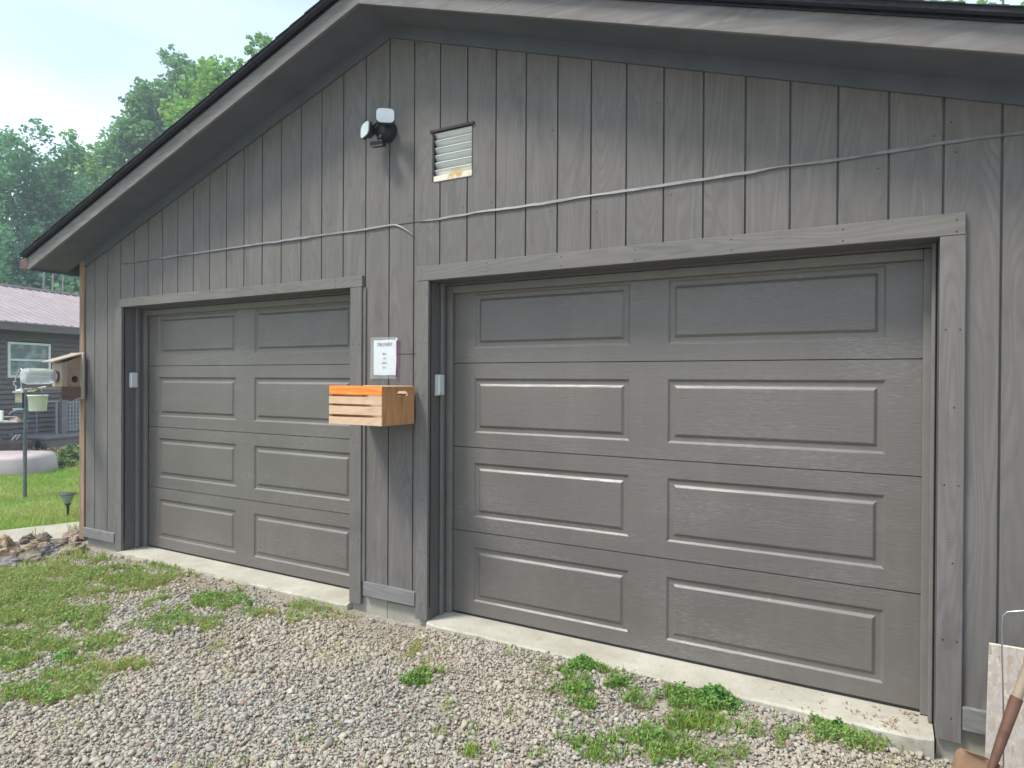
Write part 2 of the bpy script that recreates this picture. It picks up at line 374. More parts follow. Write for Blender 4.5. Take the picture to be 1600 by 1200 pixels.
# jambs and stops
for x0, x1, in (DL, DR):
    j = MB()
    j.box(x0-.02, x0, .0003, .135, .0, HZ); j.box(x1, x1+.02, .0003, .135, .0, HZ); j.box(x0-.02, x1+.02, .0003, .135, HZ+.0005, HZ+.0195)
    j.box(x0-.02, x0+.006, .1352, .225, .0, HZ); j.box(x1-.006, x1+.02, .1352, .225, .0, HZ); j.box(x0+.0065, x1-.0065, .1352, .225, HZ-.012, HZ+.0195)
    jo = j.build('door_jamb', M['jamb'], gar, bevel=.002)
    s = MB(); s.box(x0+.0065, x0+.022, .10, .130, .003, HZ-.001); s.box(x0+.0065, x0+.05, .168, .192, .003, HZ-.014)
    s.box(x1-.022, x1-.0065, .10, .130, .003, HZ-.001); s.box(x1-.05, x1-.0065, .168, .192, .003, HZ-.014); s.box(x0+.051, x1-.051, .168, .192, HZ-.06, HZ-.014)
    s.build('stop_moulding', M['stop'], jo, bevel=.003)
# sectional doors
SEC = .5427
def door(cx, x0, x1):
    yd = .200
    root = MB().box(x0+.02, x1-.02, yd+.022, yd+.04, .02, 4*SEC-.02).build('garage_door', M['door'], gar)
    for i in range(4):
        z0 = i*SEC+(.012 if i == 0 else .0025); z1 = (i+1)*SEC-.0025
        zc0, zc1 = i*SEC+.093, i*SEC+.445
        b = MB()
        X_ = [x0, cx-1.152, cx-.108, cx+.108, cx+1.152, x1]; Z_ = [z0, zc0, zc1, z1]
        for a in range(5):
            for c_ in range(3):
                if c_ == 1 and a in (1, 3): continue
                b.add([(X_[a], yd, Z_[c_]), (X_[a+1], yd, Z_[c_]), (X_[a+1], yd, Z_[c_+1]), (X_[a], yd, Z_[c_+1])], [(0, 1, 2, 3)])
        for a in (1, 3):
            rings = []
            for ins, dep in ((0, 0), (.003, .001), (.012, .0095), (.015, .0105), (.034, .0105), (.037, .0095), (.049, .001), (.053, 0)):
                l_, r_, b0, t0 = X_[a]+ins, X_[a+1]-ins, zc0+ins, zc1-ins
                rings.append([(l_, yd+dep, b0), (r_, yd+dep, b0), (r_, yd+dep, t0), (l_, yd+dep, t0)])
            vs = [p for r_ in rings for p in r_]
            fs = [(k*4+q, k*4+(q+1) % 4, k*4+4+(q+1) % 4, k*4+4+q) for k in range(len(rings)-1) for q in range(4)]
            fs.append(tuple((len(rings)-1)*4+q for q in range(4))); b.add(vs, fs)
        b.add([(x0, yd, z0), (x1, yd, z0), (x1, yd+.02, z0-.004), (x0, yd+.02, z0-.004)], [(0, 3, 2, 1)])
        b.add([(x0, yd, z1), (x1, yd, z1), (x1, yd+.02, z1-.004), (x0, yd+.02, z1-.004)], [(0, 1, 2, 3)])
        b.build('door_section', M['door'], root)
    MB().box(x0+.002, x1-.002, yd+.001, yd+.035, .0, .0105).build('bottom_seal', M['seal'], root)
door(1.797, DL[0]+.008, DL[1]-.008); door(5.145, DR[0]+.008, DR[1]-.008)
# roof, rakes, soffits
YF = -.32
ex0, ex1 = -.49, 7.43
for sgn in (-1, 1):
    xe = ex0 if sgn < 0 else ex1
    def zb(x): return 3.817-SL*abs(x-RX)
    poly = [(RX, zb(RX)), (RX, zb(RX)+.130), (xe, zb(xe)+.130), (xe, zb(xe))]
    if sgn > 0: poly = poly[::-1]
    MB().prism(poly[::-1] if sgn > 0 else poly, YF, YF+.022).build('rake_board', M['rake'], gar, bevel=.003)
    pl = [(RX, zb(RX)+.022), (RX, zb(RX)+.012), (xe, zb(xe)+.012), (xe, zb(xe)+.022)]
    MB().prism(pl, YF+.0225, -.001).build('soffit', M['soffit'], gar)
    xw = XL if sgn < 0 else XR
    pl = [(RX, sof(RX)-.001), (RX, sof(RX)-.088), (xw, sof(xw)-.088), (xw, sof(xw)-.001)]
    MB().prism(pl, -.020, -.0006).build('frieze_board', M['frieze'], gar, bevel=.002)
    # decking and shingles
    xo = xe+sgn*.05
    pl = [(RX, zb(RX)+.150), (RX, zb(RX)+.131), (xo, zb(xo)+.131), (xo, zb(xo)+.150)]
    rf = MB().prism(pl, YF-.042, 8.4)
    nn = 30                                             # slightly lifted shingle courses along the edge
    for i in range(nn):
        xa = RX+(xo-RX)*i/nn; xb = RX+(xo-RX)*(i+1)/nn+.0
        za, zb_ = zb(xa)+.1505, zb(xb)+.1505
        rf.prism([(xa, za), (xb, zb_), (xb, zb_+.006+.002*random.random()), (xa, za+.002)], YF-.050-.006*random.random(), 8.4)
    rf.build('roof', M['roof'], gar)
    pl = [(RX, zb(RX)+.1305), (RX, zb(RX)+.112), (xe, zb(xe)+.112), (xe, zb(xe)+.1305)]
    MB().prism(pl, YF-.012, YF-.0005).build('drip_edge', M['drip'], gar)
    # eave box
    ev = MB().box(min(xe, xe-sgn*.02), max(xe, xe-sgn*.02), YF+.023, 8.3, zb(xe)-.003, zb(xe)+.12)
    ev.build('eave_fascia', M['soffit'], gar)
    g0, g1 = (xe-.155, xe-.004) if sgn < 0 else (xe+.004, xe+.155)
    gt = MB().prism([(g0, zb(xe)+.02), (g1, zb(xe)+.006), (g1, zb(xe)+.118), (g0-.01*(sgn < 0)+.01*(sgn > 0), zb(xe)+.10)] if sgn < 0 else [(g0, zb(xe)+.006), (g1, zb(xe)+.02), (g1+.01, zb(xe)+.10), (g0, zb(xe)+.118)], YF+.004, 8.3)
    gt.build('gutter', M['gutter'], gar, bevel=.004)
# wavy flashing strip over the plywood seam
M['flash'] = vary('flashing_metal', (.17, .168, .168), .25, 14, .5, 0, .1)
def flashing(x0, x1, z, extra=None, seed=0, h=.016):
    n = int((x1-x0)/.03); b = MB(); v = []
    for i in range(n+1):
        t = i/n; x = x0+(x1-x0)*t
        zz = z+.007*mn.noise((x*3, seed, 0))+.004*mn.noise((x*9, seed, 1)); d = .007+.007*mn.noise((x*2.2, seed, 7))
        hh = h*(.95+.9*mn.noise((x*4, seed, 4)))*min(1, .25+8*t, .25+8*(1-t))
        if extra: zz += extra(x)
        v += [(x, -.0006, zz+hh*.5), (x, -.003-d*.4, zz+hh*.42), (x, -.003-d, zz-hh*.5), (x, -.0006, zz-hh*.55)]
    f = [(i*4+a, i*4+a+1, i*4+a+5, i*4+a+4) for i in range(n) for a in range(3)]
    b.add(v, f).build('seam_flashing', M['flash'], gar)
flashing(.43, 3.66, 2.528, lambda x: -.085*max(0, (x-3.49)/.17)**1.6 if x > 3.49 else 0, 1)
flashing(3.705, XR-.01, 2.527, lambda x: .0055*(x-3.7)/1.0 if x > 3.7 else 0, 2)
MB().box(3.50, 3.70, -.0022, -.0004, 2.524, 2.5275).build('seam_gap', M['dark'], gar)
MB().box(3.38, 3.695, -.0018, -.0004, 1.6835, 1.686).build('seam_gap', M['dark'], gar)
# gable vent
vo = MB()
x0, x1, z0, z1 = VENT
vo.box(x0+.001, x0+.014, -.004, .07, z0, z1); vo.box(x1-.010, x1-.001, .002, .07, z0+.001, z1)
vo.box(x0-.012, x1+.012, -.012, .004, z1-.004, z1+.010)
vf = vo.build('gable_vent', vary('vent_frame', (.035, .030, .030), .3, 20, .7), gar)
m = Mat('vent_metal', .45, .3, .5); a = m.noise(9, (1, 1, 3), 6)
m.base(m.mix(m.rng(a, .5, .7, 0, .5), (.74, .77, .75), (.50, .53, .52)))
vs = MB()
for i in range(6):
    za = z0+.045+i*.046
    Mx = Matrix.Translation((0, .028, za)) @ Matrix.Rotation(R(-50), 4, 'X')
    vs.box(x0+.0145, x1-.0105, -.029, .029, -.0015, .0015, Mx)
    vs.box(x0+.0145, x1-.0105, -.033, -.0292, -.004, .004, Mx)
vs.build('louvre_slats', m.m, vf)
m = Mat('vent_sill_rusty', .7); a = m.noise(12, (1, 1, 1), 5)
m.base(m.mix(m.rng(a, .52, .60), (.66, .63, .52), (.52, .32, .10)))
MB().box(x0+.0145, x1-.004, -.006, .05, z0-.006, z0+.030).build('sill', m.m, vf, bevel=.003)
m = Mat('mesh_screen', .8); a = m.noise(60, detail=2); m.base(m.mix(m.rng(a, .4, .6), (.05, .06, .07), (.30, .34, .35)))
MB().box(x0+.002, x1-.002, .072, .076, z0, z1).build('mesh_screen', m.m, vf)

# ------------------------------------------------------------------ things on the garage front
def rbox(b, sx, sy, sz, M_=None, r=.3, seg=5):      # rounded-rectangle prism facing -y, centred
    pts = []; rr = r*min(sx, sz)
    for cx_, cz_, a0 in ((sx/2-rr, sz/2-rr, 0), (-sx/2+rr, sz/2-rr, 90), (-sx/2+rr, -sz/2+rr, 180), (sx/2-rr, -sz/2+rr, 270)):
        for k in range(seg+1):
            a = R(a0+90*k/seg); pts.append((cx_+rr*math.cos(a), cz_+rr*math.sin(a)))
    b.prism(pts, -sy/2, sy/2, M_); return b
fl = empty('floodlight', (3.445, 0, 3.14), label='black twin-head motion floodlight mounted high on the garage gable', cat='floodlight')
b = MB(); b.lathe([(0, .085), (.034, .085), (.060, .068), (.070, .03), (.072, 0)], 28, Matrix.Rotation(R(90), 4, 'X'))
b.build('mount', M['black'], fl)
b = MB(); b.tube([(0, -.05, .01), (.03, -.09, .035), (.075, -.105, .055)], [.020, .020, .018], 10); b.tube([(.04, -.09, .03), (-.02, -.10, .03), (-.065, -.10, -.005)], .010, 10); b.tube([(0, -.05, -.03), (-.005, -.08, -.075)], .020, 10)
b.build('arm', M['black'], fl)
lens = Mat('frosted_lens', .25, 0, .5); lens.base(lens.mix(lens.rng(lens.noise(6), .4, .6), (.42, .47, .50), (.52, .57, .60)))
def head(loc, rx, rz, sx, sz, ry=0):
    Mx = Matrix.Translation(loc) @ Matrix.Rotation(rz, 4, 'Z') @ Matrix.Rotation(rx, 4, 'X') @ Matrix.Rotation(ry, 4, 'Y')
    b = MB(); rbox(b, sx, .022, sz, Mx, .32)
    b.prism([(-.034, -.030), (.034, -.030), (.034, .030), (-.034, .030)], .011, .045, Mx)
    h = b.build('lamp_head', M['black'], fl, bevel=.004)
    c = MB(); rbox(c, sx-.010, .006, sz-.010, Mx @ Matrix.Translation((0, -.0135, 0)), .30)
    c.build('lens', lens.m, h)
head((.088, -.135, .040), R(-4), R(38), .122, .100)
head((-.080, -.12, -.012), R(-6), R(-20), .112, .104, R(-8))
b = MB(); Mx = Matrix.Translation((-.005, -.10, -.105)) @ Matrix.Rotation(R(14), 4, 'X') @ Matrix.Rotation(R(20), 4, 'Z'); b.box(-.044, .044, -.03, .03, -.020, .020, Mx)
b.build('motion_sensor', M['black'], fl, bevel=.006)
b = MB(); b.box(-.040, .040, -.034, -.0305, -.018, -.012, Mx); b.build('sensor_window', M['flash'], fl)

M['keypad'] = vary('keypad_plastic', (.56, .60, .59), .06, 6, .5, bump=.03)
M['keypad2'] = vary('keypad_housing', (.46, .49, .49), .06, 6, .5, bump=.03)
def keypad(x, y, z, lab):
    k = empty('garage_keypad', (x, y, z), label=lab, cat='keypad', group='door opener keypads on the jambs')
    MB().box(.001, .018, -.030, .030, -.068, .068).build('housing', M['keypad2'], k, bevel=.005)
    MB().box(.0185, .040, -.028, .028, -.064, .066).build('cover', M['keypad'], k, bevel=.006)
    MB().box(.0405, .0412, -.022, -.008, -.056, -.053).build('latch', M['black'], k)
keypad(DL[0], .076, 1.50, 'pale grey keypad on the left jamb of the far garage door near the birdhouse')
keypad(DR[0], .076, 1.485, 'pale grey keypad on the jamb beside the crate and the near garage door')

# crate on the pier: measured corners
cr = empty('wooden_crate', (3.56, -.22, 1.25), label='slatted wooden crate with an orange painted top slat fixed to the pier', cat='crate')
M['slat'] = painted_ply('pine_slats', (.66, .46, .30), (.58, .40, .26), 'x', .4, bright=(.62, .52, .42))
M['crateply'] = vary('crate_end_board', (.47, .23, .095), .28, 5, .6, bump=.2, map_=(1, 5, 1))
m = Mat('orange_paint', .55); a = m.noise(1, (8, 8, 90), 4); m.base(m.mix(m.rng(a, .4, .65), (.85, .17, .012), (.95, .32, .05))); m.bump(a, .3, .002); M['orange'] = m.m
cxl, cxr, cy0, cy1, cz0, cz1 = -.215, .215, -.155, .155, 0, .250
cr.location = (3.480, -.180, 1.240)
def slat_row(yy0, yy1, nm=True):
    for i, (za, zb2) in enumerate(((.0, .052), (.066, .122), (.134, .186), (.197, .256))):
        q = random.random
        b = MB(); xa, xb = cxl+.004*q(), cxr-(.004 if nm else .014)+.003*q()
        b.prism([(xa, za+.003*q()), (xb, za+.003*q()), (xb, zb2-.003*q()), (xa, zb2-.003*q())], yy0, yy1)
        b.build('slat', M['orange'] if (i == 3 and nm) else M['slat'], cr, bevel=.0015, label='orange painted top slat' if (i == 3 and nm) else None)
slat_row(cy0-.010, cy0-.0005); slat_row(cy1-.012, cy1-.002, False)
cr.scale = (1, 1, .94)
def end_board(x0, x1):
    # board with a rounded hand slot
    b = MB(); y0, y1 = cy0, cy1-.0125; yc = .030; sw_, sh = .052, .016; zc = .205
    n = 8; slot = []
    for s_ in (1, -1):
        for k in range(n+1):
            a = R(-90+180*k/n) if s_ > 0 else R(90+180*k/n); slot.append((yc+s_*(sw_-sh)+sh*math.cos(a), zc+sh*math.sin(a)))
    outer = []
    for (py_, pz_) in slot:
        dx, dz = py_-yc, pz_-zc
        tx = ((y1-yc) if dx > 0 else (y0-yc))/dx if abs(dx) > 1e-9 else 1e9; tz = ((.252-zc) if dz > 0 else (0-zc))/dz if abs(dz) > 1e-9 else 1e9
        t = min(tx, tz); outer.append((yc+dx*t, zc+dz*t))
    # insert corners by snapping the nearest outer point
    for cy_, cz_ in ((y0, 0), (y1, 0), (y1, .252), (y0, .252)):
        i = min(range(len(outer)), key=lambda j: (outer[j][0]-cy_)**2+(outer[j][1]-cz_)**2); outer[i] = (cy_, cz_)
    N_ = len(slot); v = [(x, a, c) for x in (x1, x0) for lst in (slot, outer) for a, c in lst]
    f = []
    for i in range(N_):
        j = (i+1) % N_
        f += [(i, N_+i, N_+j, j), (2*N_+i, 2*N_+j, 3*N_+j, 3*N_+i), (i, j, 2*N_+j, 2*N_+i), (N_+i, 3*N_+i, 3*N_+j, N_+j)]
    b.add(v, f).build('end_board', M['crateply'], cr)
end_board(cxr-.012, cxr-.0005); end_board(cxl+.006, cxl+.018)
MB().box(cxl+.019, cxr-.0125, cy0+.001, cy1-.013, .002, .010).build('bottom_board', M['crateply'], cr)
MB().box(cxl+.10, cxr-.03, cy1-.0015, cy1+.0235, .05, .10).build('mounting_cleat', M['trim_x'], cr)

# notice in a zip bag
no = empty('delivery_notice', (3.43, -.004, 1.66), label='white delivery notice in a clear zip bag with a magenta zip, above the crate', cat='notice')
m = Mat('paper', .55); a = m.noise(7, detail=3); m.base((.62, .66, .67)); m.bump(a, .6, .006); M['paper'] = m.m
def sheet(x0, x1, z0, z1, y, amp, seed, nx_=14, nz_=16, skew=0):
    b = MB(); v = []
    for j in range(nz_+1):
        for i in range(nx_+1):
            u, t = i/nx_, j/nz_
            x = x0+(x1-x0)*u+skew*(1-t); z = z0+(z1-z0)*t
            v.append((x, y-amp*(.5+mn.noise((x*14+seed, z*11, seed))), z+.003*mn.noise((x*9, z*2, seed))))
    f = [(j*(nx_+1)+i, j*(nx_+1)+i+1, (j+1)*(nx_+1)+i+1, (j+1)*(nx_+1)+i) for j in range(nz_) for i in range(nx_)]
    return b.add(v, f, True)
sheet(-.098, .092, -.112, .118, -.0015, .002, 3).build('paper', M['paper'], no)
m = Mat('clear_bag', .12, 0, .6); m.base((.85, .90, .92)); m.b.inputs['Alpha'].default_value = .20; a = m.noise(22, (1, 1, 1.5), 4, dist=1.5); m.bump(a, .8, .006)
M['bag'] = m.m
sheet(-.118, .100, -.136, .137, -.008, .004, 8, skew=-.004).build('plastic_bag', M['bag'], no)
M['zip'] = vary('magenta_zip', (.36, .05, .22), .2, 30, .4)
MB().tube([(.104, -.010, .128), (.106, -.011, .06), (.104, -.011, -.04), (.097, -.010, -.128)], .0035, 6).build('zip_strip', M['zip'], no)
MB().box(.098, .110, -.016, -.006, .112, .128).build('zip_slider', M['white'], no, bevel=.002)
M['ink'] = vary('black_ink', (.03, .035, .05), .1, 9, .7, bump=0)
def text(body, x, z, size, y, parent, name='lettering'):
    cu = bpy.data.curves.new('t', 'FONT'); cu.body = body; cu.size = size; cu.align_x = 'CENTER'; cu.offset = size*.012
    to = bpy.data.objects.new('t', cu); col.objects.link(to); bpy.context.view_layer.update()
    dg = bpy.context.evaluated_depsgraph_get(); me = bpy.data.meshes.new_from_object(to.evaluated_get(dg))
    bpy.data.objects.remove(to); me.transform(Matrix.Translation((x, y, z)) @ Matrix.Rotation(R(90), 4, 'X'))
    me.materials.clear(); me.materials.append(M['ink']); o = bpy.data.objects.new(name, me); col.objects.link(o); o.parent = parent; return o
text('DELIVERY', -.002, .080, .030, -.0050, no)
for i, t_ in enumerate(('MAIL', 'UPS', 'FEDEX', 'ETC')): text(t_, -.004, .022-i*.030, .016, -.0050, no)

# OSB offcut and shovel at the right-hand edge
m = Mat('strand_board', .75); vo_ = m.n('TexVoronoi'); vo_.inputs['Scale'].default_value = 60; vo_.distance = 'MANHATTAN'; vo_.inputs['Randomness'].default_value = 1
m.l(m.coord((1, 1, .4)), vo_.inputs[0]); dn = m.noise(22, (1, 1, .7), detail=6, dist=2.5)
c = m.ramp(vo_.outputs['Color'], [(.0, (.42, .30, .23)), (.35, (.55, .46, .38)), (.7, (.66, .60, .52)), (1, (.50, .44, .42))])
c = m.mix(m.rng(dn, .45, .62, 0, .65), c, (.47, .43, .41)); c = m.mix(m.rng(m.noise(1, (70, 70, 14), 5, .7, 1.5), .56, .70, 0, .75), c, (.27, .19, .14)); c = m.mix(m.rng(m.noise(1, (16, 16, 60), 5, .7, 1.2), .60, .70, 0, .6), c, (.62, .60, .58)); m.base(c); m.bump(dn, .4, .003)
osb = MB(); Mx = Matrix.Translation((6.655, -.115, -.03)) @ Matrix.Rotation(R(9), 4, 'X')
osb.box(0, .62, -.006, .006, 0, .535, Mx)
osb.build('strand_board_offcut', m.m, None, bevel=.001, label='pale flaky strand board offcut leaning on the wall right of the near door', cat='board')
gzr = gz(6.7, -.35)
sh = empty('shovel', (6.62, -.33, gzr), label='old shovel with a rusty red-brown socket leaning over the strand board', cat='shovel')
top = Vector((7.03, -.045, 1.26)); jn = Vector((6.653, -.42, .161)); d = top-jn
def rel(p): return Vector(p)-Vector((6.62, -.33, gzr))
M['handle'] = vary('worn_handle', (.24, .19, .135), .3, 5, .6, bump=.2)
M['rust'] = vary('rusty_steel', (.13, .065, .045), .35, 14, .65, .3, .3)
MB().tube([rel(jn+d*.17), rel(jn+d*.6), rel(top)], .0165, 12).build('handle', M['handle'], sh)
MB().tube([rel(jn-d*.06), rel(jn+d*.04), rel(jn+d*.185)], [.011, .017, .0205], 12).build('socket', M['rust'], sh)
b = MB(); v = []; bl_ = [(.020, .040), (.034, .105), (.05, .115), (.13, .11), (.20, .085), (.25, .03)]
dirv = (-d).normalized(); sid = Vector((.85, -.5, 0)); sid = (sid-dirv*sid.dot(dirv)).normalized(); nrm = dirv.cross(sid)
if nrm.y > 0: nrm = -nrm
for k, (t_, w_) in enumerate(bl_):
    for i in range(9):
        u = (i-4)/4; v.append(rel(jn+dirv*t_+sid*(u*w_)+nrm*(.012-.03*(1-u*u))))
f = [(k*9+i, k*9+i+1, k*9+10+i, k*9+9+i) for k in range(5) for i in range(8)]
bo = b.add(v, f, True).build('blade', vary('rusty_blade', (.21, .125, .075), .3, 12, .7, .2, .3), sh); so = bo.modifiers.new('s', 'SOLIDIFY'); so.thickness = .003
# thin bent wire beside it
wm = vary('galvanised_wire', (.50, .53, .55), .1, 9, .3, 1, 0)
g2 = gz(6.68, -.36)
MB().tube([(6.688, -.345, g2), (6.684, -.345, .30), (6.676, -.345, .62), (6.679, -.345, .655), (6.692, -.345, .672), (6.76, -.345, .69), (6.95, -.345, .705), (6.975, -.345, .69), (6.98, -.345, .3), (6.985, -.345, g2)], .0026, 8).build('wire_stake', wm, None, label='thin bent wire stake standing in front of the strand board', cat='stake')

# ------------------------------------------------------------------ rocks by the path
def rock(x, y, sx, sy, sz, rz, c, lab, seed):
    bm = bmesh.new(); bmesh.ops.create_icosphere(bm, subdivisions=4, radius=1)
    for v in bm.verts:
        p = v.co.copy(); k = 1+.45*mn.noise(p*1.1+Vector((seed*7, 0, 0)))+.26*mn.noise(p*2.7+Vector((0, seed*5, 0)))+.05*mn.noise(p*7)
        q = p*k; cell = mn.cell_vector(q*1.6+Vector((seed, seed, 0))) if hasattr(mn, 'cell_vector') else Vector((0, 0, 0))
        q = q+cell*.03
        v.co = Vector((q.x*sx, q.y*sy, (round(q.z*4+.4*mn.noise(p*2))/4*.6+q.z*.4)*sz*.9))
    me = bpy.data.meshes.new('landscape_rock'); bm.to_mesh(me); bm.free()
    m = Mat('rock_%s' % c, .9); cc = {'tan': ((.42, .31, .20), (.22, .15, .10)), 'brown': ((.27, .21, .16), (.12, .095, .08)), 'grey': ((.25, .23, .22), (.09, .085, .085)), 'red': ((.34, .245, .18), (.2, .14, .105)), 'olive': ((.30, .25, .17), (.10, .09, .06))}[c]
    a = m.noise(9, detail=7, rough=.65, dist=.5); kx = m.mix(m.rng(a, .42, .6), cc[1], cc[0]); kx = m.mix(m.rng(m.noise(30), .55, .7, 0, .5), kx, (.06, .05, .045)); m.base(kx); m.bump(a, .9, .02); m.bump(m.noise(60, detail=5), .5, .004)
    me.materials.append(m.m); o = bpy.data.objects.new('landscape_rock', me); col.objects.link(o)
    o.location = (x, y, gz(x, y)+sz*.38); o.rotation_euler = (R(6), R(-4), rz)
    tag(o, lab, 'rock', 'rocks beside the concrete path')
ROCKS = []
for px, py, sx, sy, sz, rz, c, lab in (
    (5, 868, .15, .10, .135, .3, 'tan', 'tallest rock with ochre faces at the left end of the rock row'),
    (112, 862, .20, .11, .060, -.5, 'olive', 'long olive slab rock lying against the garage corner'),
    (116, 843, .15, .09, .060, -.3, 'red', 'smooth reddish rock between path and garage corner'),
    (56, 863, .085, .07, .080, .8, 'tan', 'ochre blocky rock in the middle of the row'),
    (78, 869, .10, .07, .075, 1.2, 'grey', 'dark grey angular rock left of the long olive slab'),
    (68, 845, .08, .06, .060, .1, 'brown', 'small brown rock at the path edge behind the ochre block'),
    (40, 848, .07, .05, .055, 1.9, 'brown', 'small dark brown rock at the path edge next to the tallest rock'),
    (45, 877, .16, .09, .05, .1, 'brown', 'low flat brown rock in front of the ochre block'),
    (8, 884, .17, .08, .045, .2, 'grey', 'low flat grey rock in front of the tallest rock'),
    (92, 852, .08, .05, .04, .6, 'brown', 'flat pinkish-brown rock just behind the dark grey angular one')):
    p = gpt(px, py); ROCKS.append((p.x, p.y, sx)); rock(p.x, p.y, sx, sy, sz, rz, c, lab, len(ROCKS))

# ------------------------------------------------------------------ gravel, grass, weeds (scattered on the ground)
EL = [ # grass / clover patches: photo position, half sizes, density, clover share
 (60,905,130,26,1,.3),(210,908,60,14,.9,.3),(235,915,35,9,.9,.3),(35,950,90,34,1,.4),(110,962,38,16,.8,.7),(20,1000,60,16,.8,.5),(110,1012,65,12,.8,.4),(175,1002,30,8,.7,.3),
 (20,1035,45,14,.8,.5),(70,1085,75,14,.9,.7),(120,1062,55,11,.7,.7),(165,1045,48,7,.9,.1),(338,942,42,15,.9,.9),(270,972,48,11,.6,.9),(325,981,22,6,.8,.2),(270,908,16,10,.4,.1),(260,955,14,6,.5,0),
 (490,950,34,9,.7,.8),(462,971,20,6,.6,.4),(415,962,22,6,.5,0),(260,888,32,7,.5,.5),(205,890,25,5,.5,.4),
 (650,1066,24,9,1,1),(683,1052,20,6,.7,.3),(650,1015,10,7,.5,0),(735,1178,17,12,.8,0),(742,1142,8,9,.5,.3),(700,1105,9,12,.4,.2),(645,1162,12,6,.4,0),(685,1150,9,8,.4,0),
 (912,1044,24,9,1,1),(890,1080,36,14,.9,.9),(915,1100,22,10,.8,.8),(965,1070,20,9,.9,1),(885,1060,20,8,.8,.8),
 (1050,1100,80,13,1,1),(1115,1103,35,15,1,1),(1085,1132,55,18,.9,.15),(1120,1150,40,12,.6,.5),(1010,1160,70,14,.8,.6),(1080,1178,90,16,.9,.5),(955,1185,35,12,.6,.3),
 (1245,1145,20,9,.5,.8),(1320,1148,48,15,.9,.9),(1350,1170,40,10,.7,.8),(1412,1170,14,8,.8,1),(1445,1170,8,7,.7,1),(1170,1150,20,8,.6,.3),(845,1185,15,8,.4,0),(880,1125,14,8,.4,.1),(1215,1105,12,5,.4,.5)]
def npnoise(P, s, o=0): return np.array([mn.noise((x*s+o, y*s, o)) for x, y in P])
def patchval(P):
    """grass density on world ground points"""
    D = np.zeros(len(P)); K = np.zeros(len(P)); RAG = np.clip(1+1.5*npnoise(P, 6, 31)+1.1*npnoise(P, 15, 33)+.7*npnoise(P, 40, 35), .2, 4)
    for (cx_, cy_, rx, ry, den, clo), (o_, A) in zip(EL, ELW):
        q = (P-o_) @ A; r2 = (q**2).sum(1)*RAG; vv = den*np.clip(1.45-r2, 0, 1); K = np.where(vv > D, clo, K); D = np.maximum(D, vv)
    return D, K
ELW = []
for (cx_, cy_, rx, ry, den, clo) in EL:
    o_ = gpt(cx_, cy_); a = gpt(cx_+rx, cy_); b_ = gpt(cx_, cy_+ry)
    Mx = np.array([[a.x-o_.x, a.y-o_.y], [b_.x-o_.x, b_.y-o_.y]]); ELW.append((np.array([o_.x, o_.y]), np.linalg.inv(Mx)))
POLY = [(-1.0, -.55), (-.15, -.09), (7.6, -.02), (7.9, -1.2), (6.6, -2.3), (4.2, -3.1), (1.6, -2.5), (-1.3, -2.0)]
def inpoly(P):
    r = np.zeros(len(P), bool); n = len(POLY)
    for i in range(n):
        (xa, ya), (xb, yb) = POLY[i], POLY[(i+1) % n]
        c = ((ya > P[:, 1]) != (yb > P[:, 1])) & (P[:, 0] < (xb-xa)*(P[:, 1]-ya)/(yb-ya+1e-12)+xa); r ^= c
    return r
def slabfree(P):
    x, y = P[:, 0], P[:, 1]
    return ~((((y > -.085) & (x > DL[0]) & (x < DL[1])) | ((y > -.055) & (x > DR[0]) & (x < DR[1]))) | (y > .0))
ico = bmesh.new(); bmesh.ops.create_icosphere(ico, subdivisions=2, radius=1)
IV = np.array([v.co[:] for v in ico.verts]); IF = np.array([[v.index for v in f.verts] for f in ico.faces]); ico.free()
ico = bmesh.new(); bmesh.ops.create_icosphere(ico, subdivisions=1, radius=1)
IV1 = np.array([v.co[:] for v in ico.verts]); IF1 = np.array([[v.index for v in f.verts] for f in ico.faces]); ico.free()
shapes1 = [IV1*(1+.22*rng.normal(size=(len(IV1), 1)).clip(-1.3, 1.3)) for _ in range(14)]
shapes = []
for k in range(14):
    s_ = np.array([1+.30*mn.noise(Vector(p)*1.2+Vector((k*5, 0, 0)))+.13*mn.noise(Vector(p)*2.9+Vector((0, k*3, 0))) for p in IV])
    V_ = IV*s_[:, None]
    for _ in range(8):                        # chip flat facets off
        n_ = rng.normal(size=3); n_ /= np.linalg.norm(n_); dd = V_ @ n_; lim = .52+.22*rng.random(); V_ = V_-np.clip(dd-lim, 0, None)[:, None]*n_*.97
    shapes.append(V_)
def rotm(n):
    q = rng.normal(size=(n, 4)); q /= np.linalg.norm(q, axis=1)[:, None]; a, b, c, d = q.T
    return np.stack([1-2*(c*c+d*d), 2*(b*c-a*d), 2*(b*d+a*c), 2*(b*c+a*d), 1-2*(b*b+d*d), 2*(c*d-a*b), 2*(b*d-a*c), 2*(c*d+a*b), 1-2*(b*b+c*c)], 1).reshape(n, 3, 3)
N0 = 350000
P = np.c_[rng.uniform(-1.3, 7.9, N0), rng.uniform(-3.1, 0, N0)]
P = P[inpoly(P) & slabfree(P)]
D, K = patchval(P); nzv = npnoise(P, 2.3, 4)
edge = np.maximum(np.clip((P[:, 1]+.12+.12*(1+nzv))/-.12, .10, 1), np.clip((P[:, 0]-3.3)/.8, 0, .85))       # thin cover on the dirt strip by the thresholds
lft = np.clip((P[:, 0]-.1)/.9, .55, 1)*np.clip(1.1-1.5*np.clip(npnoise(P, 1.7, 12)+.02, 0, 1), .28, 1)
keep = rng.random(len(P)) < (1-.88*np.clip(D*1.3, 0, 1))*edge*lft
P = P[keep]; n = len(P)
size = np.clip(rng.lognormal(math.log(.0065), .44, n), .003, .024)
print('stones', n)
Z = gzn(P); sh_id = rng.integers(0, 14, n)
